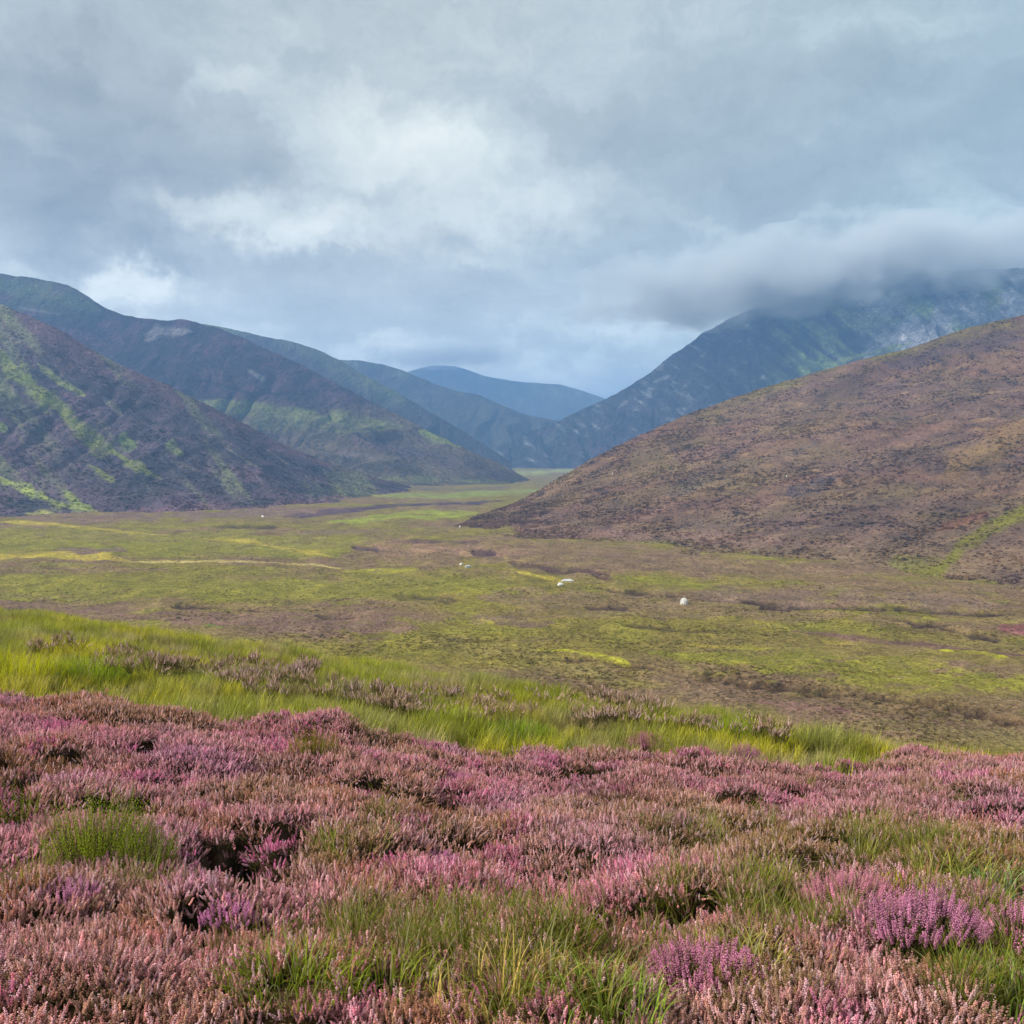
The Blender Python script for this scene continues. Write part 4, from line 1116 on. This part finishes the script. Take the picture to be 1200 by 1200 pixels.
def build_world():
    w = D.worlds.new('World'); SC.world = w; w.use_nodes = True
    nt = w.node_tree; nt.nodes.clear(); L = nt.links.new
    out = N(nt, 'ShaderNodeOutputWorld')
    sky = N(nt, 'ShaderNodeTexSky', sky_type='NISHITA'); sky.sun_disc = False
    sky.sun_elevation = SUN_EL; sky.sun_rotation = SUN_AZ; sky.air_density = 1.2; sky.dust_density = 1.5
    b1 = N(nt, 'ShaderNodeBackground'); b1.inputs['Strength'].default_value = 0.08; L(sky.outputs[0], b1.inputs['Color'])
    tc = N(nt, 'ShaderNodeTexCoord')
    sep = N(nt, 'ShaderNodeSeparateXYZ'); L(tc.outputs['Generated'], sep.inputs[0])
    az = math_node(nt, 'ARCTAN2', sep.outputs[0], sep.outputs[1])
    el = math_node(nt, 'ARCSINE', sep.outputs[2])
    # cloud layer seen in perspective: direction / height
    hz = math_node(nt, 'ADD', math_node(nt, 'MAXIMUM', sep.outputs[2], 0.0), 0.16)
    cmb = N(nt, 'ShaderNodeCombineXYZ')
    L(math_node(nt, 'DIVIDE', sep.outputs[0], hz), cmb.inputs[0]); L(math_node(nt, 'DIVIDE', sep.outputs[1], hz), cmb.inputs[1])
    plane = cmb.outputs[0]
    ae = N(nt, 'ShaderNodeCombineXYZ'); L(az, ae.inputs[0]); L(el, ae.inputs[1])
    # wobble the az/el space so that cloud edges are ragged
    wn = noise_node(nt, ae.outputs[0], 8.0, 5, 0.66)
    ws = N(nt, 'ShaderNodeVectorMath', operation='SUBTRACT'); L(wn.outputs['Color'], ws.inputs[0]); ws.inputs[1].default_value = (.5, .5, .5)
    wm = N(nt, 'ShaderNodeVectorMath', operation='MULTIPLY'); L(ws.outputs[0], wm.inputs[0]); wm.inputs[1].default_value = (0.26, 0.15, 0)
    wa = N(nt, 'ShaderNodeVectorMath', operation='ADD'); L(ae.outputs[0], wa.inputs[0]); L(wm.outputs[0], wa.inputs[1])
    P = wa.outputs[0]
    blobs = [  # px, py, rx, ry, amount
        (95, 190, 190, 110, -.30), (60, 265, 170, 50, -.22), (110, 110, 150, 40, -.12), (200, 30, 200, 40, -.05),
        (290, 75, 70, 40, .12), (330, 120, 70, 30, .10), (420, 160, 130, 60, .26), (520, 205, 170, 60, .26), (560, 250, 120, 40, .12), (290, 260, 150, 40, .30), (340, 285, 70, 25, .14),
        (145, 335, 50, 30, .42), (640, 240, 150, 40, .16), (470, 290, 160, 50, .10), (40, 305, 60, 14, .12), (200, 315, 40, 30, -.18), (330, 330, 160, 45, -.16), (560, 330, 200, 40, -.10), (480, 385, 140, 22, -.08),
        (440, 412, 90, 14, .22), (545, 305, 40, 14, .18), (700, 395, 120, 14, .10), (750, 400, 60, 14, .16), (680, 430, 110, 22, .12), (620, 410, 120, 14, -.12),
        (700, 140, 110, 60, -.12), (900, 100, 260, 120, -.06), (1120, 140, 180, 90, -.12), (950, 200, 200, 30, -.10), (700, 200, 80, 30, .06),
        (960, 258, 180, 12, .13), (800, 258, 60, 10, .12), (1130, 264, 90, 12, .10), (1190, 290, 60, 14, .16), (760, 300, 120, 40, -.12), (980, 300, 220, 30, -.12),
        (60, 160, 50, 16, .08), (20, 150, 40, 12, .10), (640, 90, 160, 50, .05), (1000, 20, 260, 40, .05), (450, 40, 160, 40, .06)]
    for q_ in ((330, 250, 150, 26, .16), (500, 190, 90, 30, .14), (430, 130, 80, 30, .10), (245, 70, 50, 20, .14)): blobs.append(q_)
    tot = None
    for px, py, rx, ry, a in blobs:
        x, y, z = ray(px, py)
        caz = math.atan2(x, y); cel = math.asin(float(z) / math.sqrt(x * x + y * y + z * z))
        s = N(nt, 'ShaderNodeVectorMath', operation='SUBTRACT'); L(P, s.inputs[0]); s.inputs[1].default_value = (caz, cel, 0)
        m = N(nt, 'ShaderNodeVectorMath', operation='MULTIPLY'); L(s.outputs[0], m.inputs[0]); m.inputs[1].default_value = (F / rx, F / ry, 1)
        ln = N(nt, 'ShaderNodeVectorMath', operation='LENGTH'); L(m.outputs[0], ln.inputs[0])
        mr = N(nt, 'ShaderNodeMapRange', interpolation_type='SMOOTHSTEP'); mr.inputs['From Min'].default_value = 1.35; mr.inputs['From Max'].default_value = 0.1
        mr.inputs['To Min'].default_value = 0; mr.inputs['To Max'].default_value = a * 0.82
        L(ln.outputs['Value'], mr.inputs['Value'])
        tot = mr.outputs[0] if tot is None else math_node(nt, 'ADD', tot, mr.outputs[0])
    n1 = noise_node(nt, plane, 0.9, 6, 0.6); n2 = noise_node(nt, plane, 3.2, 6, 0.62)
    v = math_node(nt, 'ADD', 0.385, math_node(nt, 'MULTIPLY', math_node(nt, 'SUBTRACT', n1.outputs['Fac'], 0.5), 0.62))
    v = math_node(nt, 'ADD', v, math_node(nt, 'MULTIPLY', math_node(nt, 'SUBTRACT', n2.outputs['Fac'], 0.5), 0.34))
    st2 = N(nt, 'ShaderNodeVectorMath', operation='MULTIPLY'); L(wa.outputs[0], st2.inputs[0]); st2.inputs[1].default_value = (0.55, 1.0, 1.0)
    n3 = noise_node(nt, st2.outputs[0], 17.0, 6, 0.62)
    v = math_node(nt, 'ADD', v, math_node(nt, 'MULTIPLY', math_node(nt, 'SUBTRACT', n3.outputs['Fac'], 0.5), 0.55))
    v = math_node(nt, 'ADD', v, tot)
    rp = N(nt, 'ShaderNodeValToRGB'); e = rp.color_ramp.elements
    e[0].position = 0.0; e[0].color = (0.265, 0.29, 0.29, 1)
    e[1].position = 1.0; e[1].color = (1.0, 1.0, 0.89, 1)
    q = e.new(0.35); q.color = (0.455, 0.495, 0.475, 1)
    q = e.new(0.65); q.color = (0.71, 0.745, 0.68, 1)
    L(v, rp.inputs[0])
    # the cloud deck is bluer towards the right, and glows where it thins near the horizon
    bl = N(nt, 'ShaderNodeMapRange'); bl.inputs['From Min'].default_value = -0.1; bl.inputs['From Max'].default_value = 0.5; bl.inputs['To Max'].default_value = 1
    L(az, bl.inputs['Value'])
    tint = N(nt, 'ShaderNodeMix', data_type='RGBA', blend_type='MULTIPLY'); L(bl.outputs[0], tint.inputs['Factor']); L(rp.outputs[0], tint.inputs['A'])
    tint.inputs['B'].default_value = (0.85, 0.97, 1.05, 1)
    st = N(nt, 'ShaderNodeMapRange'); st.inputs['From Min'].default_value = 0.0; st.inputs['From Max'].default_value = 0.22
    st.inputs['To Min'].default_value = 2.3; st.inputs['To Max'].default_value = 1.08
    L(el, st.inputs['Value'])
    b2 = N(nt, 'ShaderNodeBackground'); L(tint.outputs['Result'], b2.inputs['Color']); L(st.outputs[0], b2.inputs['Strength'])
    mx = N(nt, 'ShaderNodeMixShader'); mx.inputs[0].default_value = 0.93
    L(b1.outputs[0], mx.inputs[1]); L(b2.outputs[0], mx.inputs[2]); L(mx.outputs[0], out.inputs['Surface'])


build_world()

sl = D.lights.new('sun', 'SUN'); sl.energy = 4.6; sl.angle = math.radians(4.0); sl.color = (1.0, 0.95, 0.86)
so = D.objects.new('sun', sl); COL.objects.link(so)
from mathutils import Vector
sd = Vector((math.cos(SUN_EL) * math.sin(SUN_AZ), math.cos(SUN_EL) * math.cos(SUN_AZ), math.sin(SUN_EL)))
so.rotation_euler = (-sd).to_track_quat('-Z', 'Y').to_euler(); so.location = sd * 100 + Vector((0, 0, 40))


def box_mesh(name, lo, hi):
    x0, y0, z0 = lo; x1, y1, z1 = hi
    V = [(x0, y0, z0), (x1, y0, z0), (x1, y1, z0), (x0, y1, z0), (x0, y0, z1), (x1, y0, z1), (x1, y1, z1), (x0, y1, z1)]
    Fc = [(0, 3, 2, 1), (4, 5, 6, 7), (0, 1, 5, 4), (1, 2, 6, 5), (2, 3, 7, 6), (3, 0, 4, 7)]
    return np_mesh(name, np.array(V, float), np.array(Fc), None, False)


def build_air():
    lo = [1e9] * 3; hi = [-1e9] * 3
    for o in SC.objects:
        if o.type != 'MESH': continue
        for c in o.bound_box:
            wv = o.matrix_world @ Vector(c)
            for i in range(3): lo[i] = min(lo[i], wv[i]); hi[i] = max(hi[i], wv[i])
    m, nt, out = new_mat('air')
    pv = N(nt, 'ShaderNodeVolumePrincipled')
    pv.inputs['Density'].default_value = HAZE; pv.inputs['Color'].default_value = (0.27, 0.53, 1.0, 1); pv.inputs['Anisotropy'].default_value = 0.1
    pv.inputs['Density Attribute'].default_value = ''; pv.inputs['Temperature Attribute'].default_value = ''
    nt.links.new(pv.outputs[0], out.inputs['Volume'])
    try: m.cycles.homogeneous_volume = True
    except Exception: pass
    o = link('haze', box_mesh('haze', (lo[0] - 5, lo[1] - 5, lo[2] - 1), (hi[0] + 5, hi[1] + 5, hi[2] + 2)), m)
    tag(o, 'thin blue haze filling the air of the whole glen', 'haze', kind='stuff')
    print('bounds', lo, hi)


HAZE = 2.5e-4


def build_cloud(CL, CLD, CLP, label, wl=170.0):
    """low cloud over the mountain top"""
    m, nt, out = new_mat('cloud'); L = nt.links.new
    tc = N(nt, 'ShaderNodeTexCoord')
    mp = N(nt, 'ShaderNodeMapping'); mp.inputs['Scale'].default_value = (1.0, 1.0, 1.5); L(tc.outputs['Object'], mp.inputs[0])
    n = noise_node(nt, mp.outputs[0], 1 / wl, 5, 0.62)
    sep = N(nt, 'ShaderNodeSeparateXYZ'); L(tc.outputs['Object'], sep.inputs[0])
    # object space: metres from the middle of the cloud; ellipsoidal fall-off
    q = N(nt, 'ShaderNodeVectorMath', operation='MULTIPLY'); L(tc.outputs['Object'], q.inputs[0]); q.inputs[1].default_value = (1 / CL[0], 1 / CL[1], 1 / CL[2])
    ln = N(nt, 'ShaderNodeVectorMath', operation='LENGTH'); L(q.outputs[0], ln.inputs[0])
    d = math_node(nt, 'SUBTRACT', 1.0, ln.outputs['Value'])
    d = math_node(nt, 'ADD', d, math_node(nt, 'MULTIPLY', math_node(nt, 'SUBTRACT', n.outputs['Fac'], 0.53), 2.3))
    d = math_node(nt, 'MULTIPLY', math_node(nt, 'MAXIMUM', d, 0.0), CLD)
    pv = N(nt, 'ShaderNodeVolumePrincipled'); pv.inputs['Color'].default_value = (0.92, 0.97, 0.99, 1); pv.inputs['Anisotropy'].default_value = 0.0
    pv.inputs['Density Attribute'].default_value = ''; pv.inputs['Temperature Attribute'].default_value = ''
    L(d, pv.inputs['Density']); L(pv.outputs[0], out.inputs['Volume'])
    V, Fc = [], []
    me = rock_mesh(77, 2, 2, 2, 0.0)
    co = np.empty(len(me.vertices) * 3, np.float32); me.vertices.foreach_get('co', co); co = co.reshape(-1, 3)
    co /= np.linalg.norm(co, axis=1)[:, None]; co *= np.array(CL) * 1.05
    me.vertices.foreach_set('co', co.ravel()); me.update()
    o = link('low_cloud', me, m)
    c = at_dist(*CLP)
    o.location = [float(v) for v in c]
    tag(o, label, 'cloud', kind='stuff')
    return o


build_air()
build_cloud((660.0, 420.0, 106.0), 0.028, (975, 323, 2420.0), 'grey cloud bank resting on the mountain top at right', 120.0).rotation_euler = (0, -0.09, 0)
build_cloud((430.0, 240.0, 72.0), 0.014, (520, 416, 5100.0), 'wisp of cloud on the top of the farthest hill', 150.0)

# ------------------------------------------------------------------ camera and render settings
cam = D.cameras.new('camera'); cam.sensor_width = 36; cam.lens = F / 1200 * 36; cam.clip_start = 0.05; cam.clip_end = 30000
co_ = D.objects.new('camera', cam); COL.objects.link(co_)
co_.location = (0, 0, CAM_Z); co_.rotation_euler = (math.radians(90) - PITCH, 0, 0)
SC.camera = co_
vs = SC.view_settings; vs.view_transform = 'Standard'; vs.look = 'None'; vs.exposure = 0.22; vs.gamma = 1.0; vs.use_curve_mapping = False
SC.render.engine = 'CYCLES'
cy = SC.cycles
cy.max_bounces = 6; cy.diffuse_bounces = 3; cy.transmission_bounces = 3; cy.volume_bounces = 1; cy.transparent_max_bounces = 6
cy.use_denoising = True
try: cy.denoiser = 'OPENIMAGEDENOISE'; cy.denoising_input_passes = 'RGB_ALBEDO_NORMAL'
except Exception: pass
cy.use_adaptive_sampling = False
